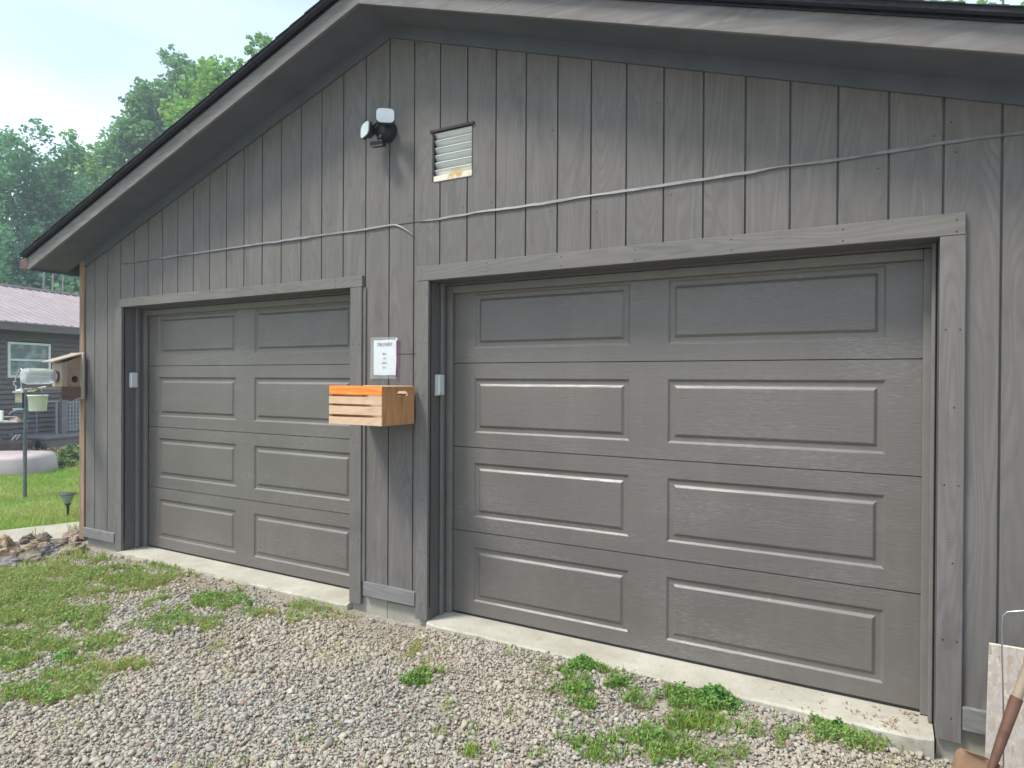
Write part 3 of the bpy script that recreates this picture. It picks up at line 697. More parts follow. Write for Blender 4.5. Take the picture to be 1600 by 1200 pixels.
asp = np.c_[rng.uniform(.85, 1.40, n), rng.uniform(.75, 1.05, n), rng.uniform(.5, .85, n)]
near = (np.hypot(P[:, 0]-CAM.x, P[:, 1]-CAM.y) < 3.7) & (size > .0065)
VV, TT, nb = [], [], 0
for sel, shp, F_ in ((near, shapes, IF), (~near, shapes1, IF1)):
    idx = np.where(sel)[0]; q = len(idx); nvv = len(shp[0]); RM = rotm(q); V = np.empty((q, nvv, 3), np.float32)
    for k in range(14):
        i = np.where(sh_id[idx] == k)[0]
        V[i] = np.einsum('nij,nvj->nvi', RM[i], shp[k][None]*asp[idx[i]][:, None, :]*size[idx[i]][:, None, None])
    V[:, :, 2] *= .8
    V[:, :, 0] += P[idx, 0][:, None]; V[:, :, 1] += P[idx, 1][:, None]; V[:, :, 2] += (Z[idx]+size[idx]*.18+rng.random(q)*(size[idx]*.5+.005))[:, None]
    VV.append(V.reshape(-1, 3)); TT.append((F_[None]+(np.arange(q)*nvv)[:, None, None]).reshape(-1, 3)+nb); nb += q*nvv
V, T = np.concatenate(VV), np.concatenate(TT)
m = Mat('limestone_gravel', .85, 0, .3); gi = m.n('NewGeometry'); rv = gi.outputs['Random Per Island']
c = m.ramp(rv, [(0, (.20, .185, .165)), (.15, (.29, .27, .24)), (.45, (.345, .32, .275)), (.7, (.40, .37, .31)), (.84, (.35, .285, .205)), (.93, (.48, .45, .385)), (.975, (.26, .165, .125))])
c = m.mix(m.rng(m.noise(60, detail=4), .5, .75, 0, .45), c, (.30, .28, .25))
tint = m.noise(.9, detail=3); c = m.mix(m.rng(tint, .42, .60, 0, .45), c, (.40, .34, .25))
m.base(c); m.bump(m.noise(220, detail=3), .3, .002)
gv = bulk('gravel', V, T, m.m, kind='stuff', label='loose grey and tan crushed stone covering the driveway', cat='gravel')

def leafmat(name, stops, trans=.35, rough=.55):
    m = Mat(name, rough, 0, .35); gi = m.n('NewGeometry'); c = m.ramp(gi.outputs['Random Per Island'], stops)
    big = m.noise(.45, detail=3); c = m.mix(m.rng(big, .40, .62, 0, .45), c, tuple(x*1.25 for x in stops[-1][1])); m.base(c)
    tr = m.n('BsdfTranslucent'); m.l(c, tr.inputs[0]); mxs = m.n('MixShader'); mxs.inputs[0].default_value = trans
    out = m.t.nodes['Material Output']; m.l(m.b.outputs[0], mxs.inputs[1]); m.l(tr.outputs[0], mxs.inputs[2]); m.l(mxs.outputs[0], out.inputs[0]); return m.m
def blades(P, h, w, m, name, lean=.5, **k):
    n = len(P); Z = gzn(P); a = rng.random(n)*2*math.pi; H = h*rng.uniform(.45, 1.25, n); W = w*rng.uniform(.6, 1.3, n)
    la = rng.random(n)*2*math.pi; ln = H*lean*rng.random(n)*1.4
    b0 = np.c_[P, Z]; sx, sy = np.cos(a)*W/2, np.sin(a)*W/2
    V = np.empty((n, 5, 3)); V[:, 0] = b0-np.c_[sx, sy, 0*sx]; V[:, 1] = b0+np.c_[sx, sy, 0*sx]
    mid = b0+np.c_[np.cos(la)*ln*.35, np.sin(la)*ln*.35, H*.6]; V[:, 2] = mid+np.c_[sx, sy, 0*sx]*.8; V[:, 3] = mid-np.c_[sx, sy, 0*sx]*.8
    V[:, 4] = b0+np.c_[np.cos(la)*ln, np.sin(la)*ln, H]
    t = np.array([[0, 1, 2], [0, 2, 3], [3, 2, 4]]); T = (t[None]+(np.arange(n)*5)[:, None, None]).reshape(-1, 3)
    return bulk(name, V.reshape(-1, 3), T, m, **k)
def leaflets(P, Zo, s, m, name, tilt=.5, **k):
    n = len(P); S = s*rng.uniform(.6, 1.4, n); RMx = rotm(n); up_ = np.array([0, 0, 1.0])
    nn_ = rng.normal(size=(n, 3))*tilt+up_; nn_ /= np.linalg.norm(nn_, axis=1)[:, None]
    t1 = np.cross(nn_, rng.normal(size=(n, 3))); t1 /= np.linalg.norm(t1, axis=1)[:, None]; t2 = np.cross(nn_, t1)
    c = np.c_[P, Zo]; V = np.empty((n, 6, 3))
    for j, (u, v_, l_) in enumerate(((0, -1, 0), (.75, -.45, .12), (.75, .45, .12), (0, 1, 0), (-.75, .45, .12), (-.75, -.45, .12))):
        V[:, j] = c+t1*(u*S)[:, None]+t2*(v_*S)[:, None]+nn_*(l_*S)[:, None]
    t = np.array([[0, 1, 2, 3], [0, 3, 4, 5]]); T = (t[None]+(np.arange(n)*6)[:, None, None]).reshape(-1, 4)
    return bulk(name, V.reshape(-1, 3), T, m, **k)
GR = leafmat('grass_blades', [(0, (.12, .23, .025)), (.5, (.22, .37, .04)), (.82, (.36, .47, .08)), (1, (.48, .40, .19))])
CL = leafmat('clover_leaves', [(0, (.06, .15, .03)), (.5, (.11, .25, .05)), (1, (.18, .34, .07))], .25)
Q = np.c_[rng.uniform(-1.3, 7.6, 900000), rng.uniform(-2.9, -.01, 900000)]; Q = Q[inpoly(Q) & slabfree(Q)]
D, K = patchval(Q); brk = np.clip(.78+1.3*npnoise(Q, 5, 2)+.9*npnoise(Q, 17, 5), 0, 1)
spk = np.clip(npnoise(Q, 2.6, 41)-.12, 0, 1)*np.clip(npnoise(Q, 21, 43)-.16, 0, 1)*2.2
pr = np.maximum(D**1.3*brk*.8, spk); u = rng.random(len(Q)); g_ = (u < pr*1.15*(1-K*.5)); 
Pg = Q[g_]; print('blades', len(Pg))
blades(Pg, .046, .0046, GR, 'grass', .9, kind='stuff', label='short patchy grass growing through the gravel', cat='grass')
u2 = rng.random(len(Q)); c_ = u2 < pr*.42*(.10+K); Pc = Q[c_]
if len(Pc): leaflets(Pc, gzn(Pc)+rng.random(len(Pc))*.028+.016, .0072, CL, 'clover', .45, kind='stuff', label='low clover and creeping weeds spread over the gravel', cat='clover')
# sparse straw and dead bits near the thresholds
Ps = np.c_[rng.uniform(.4, 6.6, 9000), rng.uniform(-.5, -.10, 9000)]; Ps = Ps[npnoise(Ps, 3, 9) > .08]
DRY = leafmat('dry_litter', [(0, (.16, .09, .05)), (.5, (.28, .19, .11)), (1, (.40, .32, .2))], .1)
Pz = gzn(Ps)+.014; Pr = np.c_[6.46-rng.exponential(.16, 420), rng.uniform(-.05, .17, 420)]; Pr = Pr[(npnoise(Pr, 14, 3) > .02) & (Pr[:, 0] > 5.4)]; nq = len(Pr); Ps = np.r_[Ps, Pr]; Pz = np.r_[Pz, np.full(nq, .003)]
leaflets(Ps, Pz, .0042, DRY, 'leaf_litter', .5, kind='stuff', label='dry brown leaf bits along the concrete thresholds', cat='leaf litter')
# lawn beyond the path
nl = 230000
La = np.c_[rng.uniform(-11.5, -1.1, nl), rng.uniform(-1.5, 6.6, nl)]
e_line = np.interp(La[:, 1], [p[1] for p in far_e], [p[0] for p in far_e])
t_ = (La[:, 0]+11.235)*.968+(La[:, 1]-3.948)*.25
La = La[(La[:, 0] < e_line-.02) & (t_ > 1.9)]; dist = np.hypot(La[:, 0]-CAM.x, La[:, 1]-CAM.y)
La = La[rng.random(len(La)) < np.clip((8.8/dist)**1.2, .3, 1)]
bare = npnoise(La, 1.2, 6) > .38; La = La[~bare | (rng.random(len(La)) < .25)]
LG = leafmat('lawn_blades', [(0, (.17, .31, .03)), (.5, (.27, .45, .05)), (.85, (.38, .52, .09)), (1, (.50, .44, .19))])
blades(La, .05, .0075, LG, 'lawn', .7, kind='stuff', label='green mown lawn between the path and the brown house', cat='lawn')
# upright tufts between rocks
Pt = []
for px, py, k in ((118, 872, 26), (128, 874, 22), (95, 878, 18), (165, 877, 10), (115, 832, 22), (50, 842, 16)):
    p = gpt(px, py)
    for _ in range(k*2): Pt.append((p.x+random.gauss(0, .03), p.y+random.gauss(0, .03)))
blades(np.array(Pt), .11, .005, GR, 'grass_tufts', .5, kind='stuff', label='tall grass tufts between the rocks by the garage corner', cat='grass')
# single leafy weeds one can point at
def weed(px, py, r, n_, s, lab):
    p = gpt(px, py); q = rng.normal(size=(n_, 2))*r*.5; V_ = q+np.array([p.x, p.y]); hh = np.clip(1-np.hypot(q[:, 0], q[:, 1])/r, 0, 1)
    o = leaflets(V_, gzn(V_)+.012+hh*rng.random(n_)*r*.75, s, CL, 'weed_clump', .7); tag(o, lab, 'weed', 'leafy weeds in the gravel')
weed(912, 1040, .07, 260, .010, 'leafy weed clump nearest the threshold at the middle of the near door')
weed(1118, 1096, .11, 700, .010, 'largest dark green leafy weed clump, in front of the near door')
weed(650, 1064, .06, 260, .007, 'small bluish green weed clump alone in the gravel below the pier')
weed(1312, 1140, .06, 240, .010, 'leafy weed clump beside the right half of the near threshold')
weed(1412, 1165, .035, 80, .010, 'tiny leafy weed touching the right end of the near threshold')
weed(100, 1028, .05, 60, .018, 'broad-leaved pale weed in the grass at the left')

# ------------------------------------------------------------------ path light
p = gpt(106, 808)
pl_ = empty('path_light', (p.x, p.y, gz(p.x, p.y)), label='small dark green solar path light on the lawn edge beside the path', cat='path light')
M['pl'] = vary('dark_green_plastic', (.03, .045, .04), .2, 20, .5); M['plf'] = vary('frosted_plastic', (.30, .34, .30), .1, 9, .4)
MB().lathe([(.004, -.08), (.011, 0), (.014, .10), (.017, .135), (.030, .14), (.034, .15), (.03, .158)], 12).build('stake', M['pl'], pl_)
MB().lathe([(.030, .158), (.045, .19), (.062, .235), (.070, .255)], 16).build('lens', M['plf'], pl_)
MB().lathe([(.070, .256), (.092, .256), (.090, .262), (.05, .272), (0, .276)], 20).build('cap', M['pl'], pl_)

# ------------------------------------------------------------------ squirrel feeder box on the garage corner
M['cedar'] = painted_ply('cedar_boards', (.33, .22, .15), (.28, .20, .14), 'z', .7, bright=(.40, .32, .25))
M['pinelt'] = painted_ply('pale_pine', (.40, .33, .25), (.34, .28, .21), 'z', .6, bright=(.48, .43, .36))
M['reddish'] = vary('red_stained_board', (.13, .075, .06), .3, 6, .7, bump=.3)
BX, BZ = -.165, 1.38
bx = empty('jar_feeder_box', (BX, -.03, BZ), label='wooden feeder box with a round hole and a glass jar, on the garage corner', cat='feeder')
def B(x0, x1, y0, y1, z0, z1, nm, mt, bev=.002): return MB().box(x0-BX, x1-BX, y0+.03, y1+.03, z0-BZ, z1-BZ).build(nm, M[mt], bx, bevel=bev)
MQ = Matrix.Translation((-BX, .03, -BZ)) @ Matrix(((0, 1, 0, 0), (1, 0, 0, 0), (0, 0, 1, 0), (0, 0, 0, 1)))   # prism (y, z) profile, extruded along x
def BP(prof, x0, x1, nm, mt): return MB().prism(prof, x0, x1, MQ).build(nm, M[mt], bx, bevel=.002)
BP([(-.042, 1.322), (-.0275, 1.322), (-.0275, 1.75), (-.035, 1.752), (-.042, 1.742)], -.345, -.112, 'back_board', 'pinelt')
x0, x1, z0 = -.150, -.043, 1.436
def ztop(y): return 1.668+.045*(y-x0)/(x1-x0)
n = 24; hx, hz, hr = -.085, 1.505, .031; ring_i = [(hx+hr*math.cos(2*math.pi*k/n), hz+hr*math.sin(2*math.pi*k/n)) for k in range(n)]; ring_o = []
for (a, c_) in ring_i:
    dx, dz = a-hx, c_-hz; ts = []
    if dx > 1e-6: ts.append((x1-hx)/dx)
    if dx < -1e-6: ts.append((x0-hx)/dx)
    if dz < -1e-6: ts.append((z0-hz)/dz)
    if dz > 1e-6: s_ = .045/(x1-x0); ts.append((ztop(hx)-hz)/(dz-s_*dx) if (dz-s_*dx) > 1e-6 else 1e9)
    t = min(ts); ring_o.append((hx+dx*t, hz+dz*t))
for cc in ((x0, z0), (x1, z0), (x1, ztop(x1)), (x0, ztop(x0))):
    i = min(range(n), key=lambda j: (ring_o[j][0]-cc[0])**2+(ring_o[j][1]-cc[1])**2); ring_o[i] = cc
v = [MQ @ Vector((a, xx, c_)) for xx in (BX, BX-.014) for lst in (ring_i, ring_o) for a, c_ in lst]; f = []
for i in range(n):
    j = (i+1) % n; f += [(i, j, n+j, n+i), (2*n+i, 3*n+i, 3*n+j, 2*n+j), (i, 2*n+i, 2*n+j, j), (n+i, n+j, 3*n+j, 3*n+i)]
MB().add(v, f).build('hole_panel', M['cedar'], bx)
BP([(x0, z0), (x1, z0), (x1, ztop(x1)), (x0, ztop(x0))], -.315, -.300, 'rear_panel', 'cedar')
B(-.299, -.180, x0, x1, 1.425, 1.4355, 'floor_board', 'pinelt')
BP([(-.201, 1.438), (-.151, 1.438), (-.151, 1.668), (-.201, 1.650)], -.322, -.158, 'jar_panel', 'pinelt')
BP([(-.275, 1.655), (-.0425, 1.728), (-.0425, 1.742), (-.277, 1.666)], -.340, -.145, 'lid', 'pinelt')
B(-.31, -.17, -.43, -.152, 1.413, 1.4245, 'perch_board', 'pinelt')
BP([(-.205, 1.434), (-.0425, 1.434), (-.0425, 1.345), (-.06, 1.335), (-.085, 1.325), (-.11, 1.312), (-.135, 1.308), (-.16, 1.322), (-.19, 1.318), (-.205, 1.34)], -.164, -.150, 'lower_board', 'reddish')
gl = Mat('clear_glass', .08, 0, .6); gl.base((.86, .90, .90)); gl.b.inputs['Transmission Weight'].default_value = .5; gl.b.inputs['Alpha'].default_value = .60; gl.b.inputs['IOR'].default_value = 1.25
M['glass'] = gl.m
Mx = Matrix.Translation((-.24-BX, -.172, 1.530-BZ)) @ Matrix.Rotation(R(90), 4, 'X')
MB().lathe([(.045, -.02), (.047, .01), (.060, .035), (.070, .06), (.072, .235), (.066, .262), (.05, .272), (0, .268)], 28, Mx).build('jar', M['glass'], bx)
MB().lathe([(.049, .0), (.051, .0), (.051, .022), (.049, .022)], 20, Mx).build('jar_rim', M['reddish'], bx)

# ------------------------------------------------------------------ feeder pole and what hangs from it
pp = gpt(39, 779); DP = (pp-CAM).dot(fw)
M['galv'] = vary('galvanised_steel', (.17, .185, .20), .3, 9, .5, .5, .1)
M['lightgrey'] = vary('pale_grey_metal', (.45, .48, .48), .1, 9, .4, .3, 0)
def A(px, py, dd=0): return at(px, py, DP+dd)
po = empty('feeder_pole', tuple(pp), label='rusty grey steel feeder pole with curled hooks standing on the lawn', cat='pole')
def rp_(p): return Vector(p)-pp
MB().tube([rp_(pp-Vector((0, 0, .1))), rp_(A(39, 700)), rp_(A(40, 607))], .023, 12).build('post', M['galv'], po)
b = MB()
b.tube([rp_(A(x, y)) for x, y in ((36, 612), (33, 604), (33, 590), (32, 580), (33, 577), (36, 582))], .007, 8)
b.tube([rp_(A(x, y)) for x, y in ((25, 611), (25, 603), (21, 600), (22, 596), (25, 597), (24, 592), (29, 580), (33, 576), (37, 581), (38, 590))], .008, 8)
b.tube([rp_(A(x, y)) for x, y in ((40, 612), (52, 611), (62, 606), (72, 604))], .009, 8)
b.build('hook', M['lightgrey'], po)
ln = empty('lantern_feeder', tuple(A(32, 640)), label='small square lantern bird feeder hanging left of the pole', cat='bird feeder'); o_ = A(32, 640); k = DP/FPX
Mr = Matrix.Rotation(-YAW, 4, 'Z')
def LB(x0, x1, z0, z1, d_, nm, mt, par=ln, bev=.002): return MB().box(x0*k, x1*k, -d_*k, d_*k, z0*k, z1*k, Matrix.Rotation(-YAW, 4, 'Z')).build(nm, mt, par, bevel=bev)
M['teal'] = vary('blue_grey_plastic', (.05, .085, .105), .2, 20, .5); M['seed'] = vary('bird_seed', (.42, .36, .24), .35, 60, .8)
LB(-8, 8, 0, 2, 6, 'tray', M['lightgrey']); LB(-6, 6, 2.1, 11, 5, 'base', M['teal']); LB(-6, 6, 11.1, 26, 4.5, 'seed_tank', M['seed']); LB(-8, 8, 26.1, 29, 6, 'cap', M['lightgrey'])
MB().lathe([(7*k, 29*k), (4*k, 31.5*k), (1.2*k, 33*k), (0, 33*k)], 16).build('roof', M['lightgrey'], ln)
for sx in (-6.6, 6.0): LB(sx, sx+.7, 2, 26, 5.2, 'corner_post', M['teal'])
bc = A(59, 642); bu = empty('bucket', tuple(bc), label='cream white plastic bucket hanging right of the feeder pole', cat='bucket')
M['cream'] = vary('cream_plastic', (.86, .84, .79), .08, 6, .4, bump=.02)
MB().lathe([(0, 0), (11*k, 0), (11.6*k, .5*k), (13*k, 23*k), (13.8*k, 23.2*k), (13.8*k, 25*k), (13*k, 25*k), (12.5*k, 23*k), (11*k, 1.5*k), (0, 1.5*k)], 28).build('pail', M['cream'], bu)
MB().tube([Vector((math.cos(a)*13.6*k, math.sin(a)*.5*k, 24*k+math.sin(a)*12*k)) for a in [math.pi*i/12 for i in range(13)]], .004, 6).build('handle', M['galv'], bu)
rc = A(50, 612, .1); pb = empty('hanging_basket', tuple(rc), label='mossy round wire basket hanging under the glass jar', cat='basket')
MB().lathe([(0, -8*k), (7*k, -6*k), (11*k, -1*k), (12*k, 2*k), (10.5*k, 3*k)], 16).build('liner', vary('mossy_liner', (.16, .17, .085), .5, 40, .9, bump=.6, bd=.01), pb)
MB().tube([Vector((11.5*k*math.cos(a), 11.5*k*math.sin(a), 2.5*k)) for a in [2*math.pi*i/14 for i in range(15)]], .004, 6).build('rim', M['galv'], pb)
bt = np.c_[rng.normal(0, 6*k, 300), rng.normal(0, 6*k, 300)]; 
o = leaflets(bt, rng.random(300)*6*k, .011, leafmat('basket_moss', [(0, (.04, .06, .02)), (1, (.14, .17, .06))]), 'moss', .9); o.parent = pb
# tray feeder at the picture edge
tr = A(20, 655); tf = empty('tray_feeder', tuple(tr), label='dark open tray feeder with a white plastic side, at the left edge behind the pole', cat='bird feeder')
kw = k
b = MB().box(-42*kw, 16*kw, -12*kw, 12*kw, -4.5*kw, -2.5*kw, Mr).build('shelf', M['lightgrey'], tf, bevel=.003)
MB().box(-7*kw, 16*kw, 10*kw, 12*kw, -2.4*kw, 7*kw, Mr).build('rear_board', M['teal'], tf)
MB().box(-42*kw, -7.1*kw, -12*kw, -9*kw, -2.4*kw, 14*kw, Mr).build('side_panel', M['cream'], tf, bevel=.004)
MB().box(-7*kw, 16*kw, -12*kw, -11*kw, 4*kw, 5.2*kw, Mr).build('rail', M['lightgrey'], tf)
MB().tube([Mr @ Vector((x*kw, 0, z*kw)) for x, z in ((-6, 7), (-3, 11), (4, 14), (12, 15), (17, 12))], .005, 6).build('handle', M['lightgrey'], tf)
b = MB(); vv = []
for j in range(7):
    for i in range(16):
        u, t = i/15, j/6; h_ = (math.sin(math.pi*u)*math.sin(math.pi*t))**.5*.05*(.7+.6*mn.noise((u*9, t*7, 1))); vv.append(Mr @ Vector(((-2+14*u)*kw, (-8+16*t)*kw, -2.4*kw+h_)))
b.add(vv, [(j*16+i, j*16+i+1, j*16+17+i, j*16+16+i) for j in range(6) for i in range(15)]).build('nut_heap', vary('peanut_shell', (.42, .28, .22), .5, 30, .8), tf)

# overturned tub
tp = gpt(25, 741); M['tub'] = vary('faded_pink_plastic', (.40, .33, .32), .14, 2.5, .45, bump=.03)
tb = MB(); prof = [(.0, 1.0, 1.0), (.05, 1.0, 1.0), (.42, .97, .93), (.50, .94, .88), (.545, .86, .74), (.56, .70, .5), (.562, .0, .0)]
seg = 40; vs = []
for (z, rx, ry) in prof:
    for i in range(seg):
        a = 2*math.pi*i/seg; ca, sa = math.cos(a), math.sin(a); e_ = .55
        vs.append((math.copysign(abs(ca)**e_, ca)*.95*rx, math.copysign(abs(sa)**e_, sa)*.55*ry, z*.60))
fs = [(i*seg+k_, i*seg+(k_+1) % seg, (i+1)*seg+(k_+1) % seg, (i+1)*seg+k_) for i in range(len(prof)-1) for k_ in range(seg)]
o = tb.add(vs, fs, True).build('overturned_tub', M['tub'], None, label='faded pinkish plastic tub lying upside down on the lawn', cat='tub')
c0 = gpt(4, 741); o.location = (c0.x-.35, c0.y-.05, gz(c0.x, c0.y)-.0); o.rotation_euler = (0, 0, R(40))

# ------------------------------------------------------------------ the neighbouring brown house
P0 = Vector((-11.235, 3.948, 0)); HR = math.atan2(.968, -.25)
ho = empty('house', tuple(P0), HR, label='low dark brown house with lap siding and a brown ribbed metal roof', cat='house')
m = Mat('lap_siding_vinyl', .6, 0, .4); a = m.noise(1, (3, 3, 20), 4); m.base(m.mix(m.rng(a, .35, .65), (.125, .096, .090), (.155, .122, .114))); M['lap'] = m.m
WX0, WX1, WZ0, WZ1 = .15, 1.20, 1.51, 2.34
b = MB(); zz = .22; LL = 14
def laprow(x0, x1, z0, z1):
    b.add([(x0, -.048, z0), (x1, -.048, z0), (x1, -.004, z1), (x0, -.004, z1), (x0, 0, z0), (x1, 0, z0)], [(0, 1, 2, 3), (4, 5, 1, 0)])
while zz < 2.62:
    z2 = min(zz+.115, 2.66)
    if z2 <= WZ0+.02 or zz >= WZ1-.02: laprow(-6, 9, zz, z2)
    else: laprow(-6, WX0-.03, zz, z2); laprow(WX1+.03, 9, zz, z2)
    zz += .115
b.box(-6, WX0-.031, .001, .12, .2, 2.7); b.box(WX1+.031, 9, .001, .12, .2, 2.7); b.box(WX0-.03, WX1+.03, .001, .12, .2, WZ0-.03); b.box(WX0-.03, WX1+.03, .001, .12, WZ1+.03, 2.7)
b.box(-6, 9, 6.9, 7, -.2, 2.7); b.box(-6, -5.9, .121, 6.89, -.2, 2.7); b.box(8.9, 9, .121, 6.89, -.2, 2.7)
b.prism([(0, 0), (1, 0), (1, 1), (0, 1)][:0] or [(-6, 2.701), (9, 2.701), (9, 2.702), (-6, 2.702)], 0, 7)
b.build('wall', M['lap'], ho)
MB().box(-6, 9, .01, .1, -.4, .199).build('foundation', M['foundation'], ho)
wf = MB(); t = .055
wf.box(WX0, WX0+t, -.05, .03, WZ0, WZ1); wf.box(WX1-t, WX1, -.05, .03, WZ0, WZ1); wf.box(WX0+t, WX1-t, -.05, .03, WZ0, WZ0+t); wf.box(WX0+t, WX1-t, -.05, .03, WZ1-t, WZ1); wf.box(WX0+t, WX1-t, -.045, .02, 1.90, 1.95)
wo = wf.build('window', M['white'], ho, bevel=.005)
wg = Mat('window_glass', .05, 0, .6); a = wg.noise(3.5, detail=4); wg.base(wg.mix(wg.rng(a, .45, .6), (.10, .13, .14), (.26, .31, .31)))
MB().box(WX0+t, WX1-t, -.012, -.006, WZ0+t, WZ1-t).build('pane', wg.m, wo)
MB().box(WX0-.025, WX1+.025, -.035, -.0005, WZ0-.045, WZ0-.002).build('sill', M['lap'], wo)
m = Mat('metal_roof', .38, 0, .6); a = m.noise(2, (1, 1, 1), 5); m.base(m.mix(m.rng(a, .35, .65), (.25, .19, .20), (.31, .24, .25))); M['mroof'] = m.m
b = MB(); ez, rz_ = 2.78, 4.02; ey, ry = -.42, 2.9
def rp3(x, t_, off=0): return (x, ey+(ry-ey)*t_, ez+(rz_-ez)*t_+off)
b.add([rp3(-6.4, 0), rp3(9.4, 0), rp3(9.4, 1), rp3(-6.4, 1), rp3(-6.4, 0, -.03), rp3(9.4, 0, -.03), rp3(9.4, 1, -.03), rp3(-6.4, 1, -.03)], [(0, 1, 2, 3), (4, 7, 6, 5), (0, 4, 5, 1), (0, 3, 7, 4), (1, 5, 6, 2)])
b.add([(-6.4, ry, rz_), (9.4, ry, rz_), (9.4, ry+4.4, 2.4), (-6.4, ry+4.4, 2.4)], [(0, 1, 2, 3)])
x = -6.4
while x < 9.4:
    v = [rp3(x-.02, -.004, 0), rp3(x+.02, -.004, 0), rp3(x+.02, 1, 0), rp3(x-.02, 1, 0), rp3(x-.01, -.004, .022), rp3(x+.01, -.004, .022), rp3(x+.01, 1, .022), rp3(x-.01, 1, .022)]
    b.add(v, [(0, 1, 5, 4), (1, 2, 6, 5), (3, 0, 4, 7), (4, 5, 6, 7)]); x += .23
b.box(-6.4, 9.4, ry-.09, ry+.09, rz_-.015, rz_+.04)
b.build('roof', M['mroof'], ho)
MB().box(-6.4, 9.4, ey+.01, ey+.06, ez-.19, ez-.035).build('eave_fascia', M['lap'], ho)
MB().box(-6.4, 9.4, ey+.061, -.001, ez-.19, ez-.17).build('eave_soffit', M['lap'], ho)
# steps to local coordinates
def hloc(px, py, off):            # off: metres in front of the house wall, towards the garage
    nrm_ = Vector((.968, .25, 0)); q = P0+nrm_*off; d_ = ray(px, py); kk = (q-CAM).dot(nrm_)/d_.dot(nrm_); return CAM+d_*kk
def houselocal(p): q = Vector(p)-P0; tt = Vector((-.25, .968, 0)); return q.dot(tt), -q.dot(Vector((.968, .25, 0))), p[2]
M['deck'] = vary('grey_deck_boards', (.20, .18, .185), .12, 4, .8, bump=.2, map_=(1, 1, 6))
M['greyw'] = vary('pale_grey_lattice', (.30, .30, .31), .1, 5, .7, bump=.1)
dk = empty('porch', tuple(P0), HR, label='low grey wooden porch with a lattice screen and railing beside the brown house', cat='porch')
a = houselocal(hloc(70, 684, 1.2)); c_ = houselocal(hloc(126, 690, 1.2)); zt = a[2]
MB().box(a[0], a[0]+4.5, -1.2, -.04, zt-.62, zt-.045).build('skirt', M['deck'], dk)
MB().box(a[0]-.04, a[0]+4.5, -1.25, -.03, zt-.04, zt+.0).build('deck_top', M['deck'], dk)
l0 = houselocal(hloc(103, 625, .55)); p0_ = houselocal(hloc(95.5, 625, .55))
lat = MB(); lx, lz0, lz1 = l0[0], zt+.05, 1.00
for i in range(9): lat.box(lx+.085*i, lx+.085*i+.042, -.56, -.55, lz0, lz1)
zc = lz0+.02
while zc < lz1: lat.box(lx, lx+.72, -.548, -.538, zc, zc+.035); zc += .095
lat.build('lattice', M['greyw'], dk)
MB().box(p0_[0]-.02, l0[0]-.005, -.60, -.52, zt, 1.05).build('screen_post', M['deck'], dk)
r0 = houselocal(hloc(73, 627, .5)); rr = MB(); rr.box(r0[0]-.1, p0_[0]-.021, -.54, -.50, .93, .97); rr.box(houselocal(hloc(87, 640, .5))[0]-.02, houselocal(hloc(87, 640, .5))[0]+.02, -.54, -.50, zt, .93)
rr.build('railing', M['greyw'], dk)
# garden bed edged with a timber
q0, q1 = gpt(45, 708), gpt(110, 729)
dq = (q1-q0)
MB().tube([q0-dq*1.5+Vector((0, 0, .03)), q0+Vector((0, 0, .04)), q1+Vector((0, 0, .03))], .06, 6).build('bed_timber', vary('weathered_timber', (.13, .10, .085), .3, 6, .9, bump=.4), None, label='weathered timber edging the garden bed by the porch', cat='timber')
bd = []
nrm2 = Vector((-dq.y, dq.x, 0)).normalized()
if nrm2.dot(fw) < 0: nrm2 = -nrm2
for _ in range(2600):
    t_ = random.uniform(-1.0, 1.0); s_ = random.uniform(.05, 1.3); q = q0+dq*t_+nrm2*s_; bd.append((q.x, q.y))
bd = np.array(bd); leaflets(bd, gzn(bd)+.03*rng.random(len(bd))+.02, .035, DRY, 'mulch', .8, kind='stuff', label='brown mulch and litter in the garden bed', cat='mulch')
def bush(px, py, r, n_, s, mt, name, lab, h=1.0, cat='plant'):
    p = gpt(px, py); q = rng.normal(size=(n_, 3))*np.array([r*.45, r*.45, 0]); V_ = q[:, :2]+np.array([p.x, p.y]); hh = np.clip(1-(q[:, 0]**2+q[:, 1]**2)/(r*r), 0, 1)
    o = leaflets(V_, gzn(V_)+.02+hh*rng.random(n_)*r*h, s, mt, name, .9); tag(o, lab, cat)
BL = leafmat('bed_leaves', [(0, (.05, .11, .03)), (.6, (.10, .19, .05)), (1, (.2, .26, .1))])
bush(113, 722, .33, 420, .04, BL, 'leafy_plant', 'broad-leaved green plant in the bed in front of the porch')
bush(95, 730, .3, 260, .03, BL, 'low_plant', 'low green plant in the lawn edge below the bed timber', .5)
bush(15, 699, .28, 200, .035, leafmat('variegated', [(0, (.12, .2, .06)), (1, (.5, .52, .4))]), 'variegated_plant', 'pale variegated plant beside the wheelbarrow handles at the left edge', 1.2)
# blue cord with tap below the bucket
ca, cb = hloc(57, 640, .35), hloc(57, 690, .35)
MB().tube([ca, (ca+cb)/2+Vector((0, .004, 0)), cb], .012, 6).build('blue_cord', vary('blue_cord', (.16, .25, .42), .1, 9, .6), None, label='blue cord hanging down the house wall below the bucket', cat='cord')
hs = empty('garden_hose', tuple(cb), label='coiled dark garden hose with a pale nozzle at the foot of the blue cord', cat='hose')
MB().tube([(0, 0, -.05), (-.05, -.12, -.02), (-.05, -.16, -.2), (-.04, -.15, -.42), (0, -.05, -.52), (.02, .1, -.56)], .014, 8).build('hose', M['black'], hs)
MB().tube([(.03, 0, .03), (.03, .01, -.06), (.03, .03, -.20)], [.03, .028, .014], 8).build('nozzle', M['lightgrey'], hs)
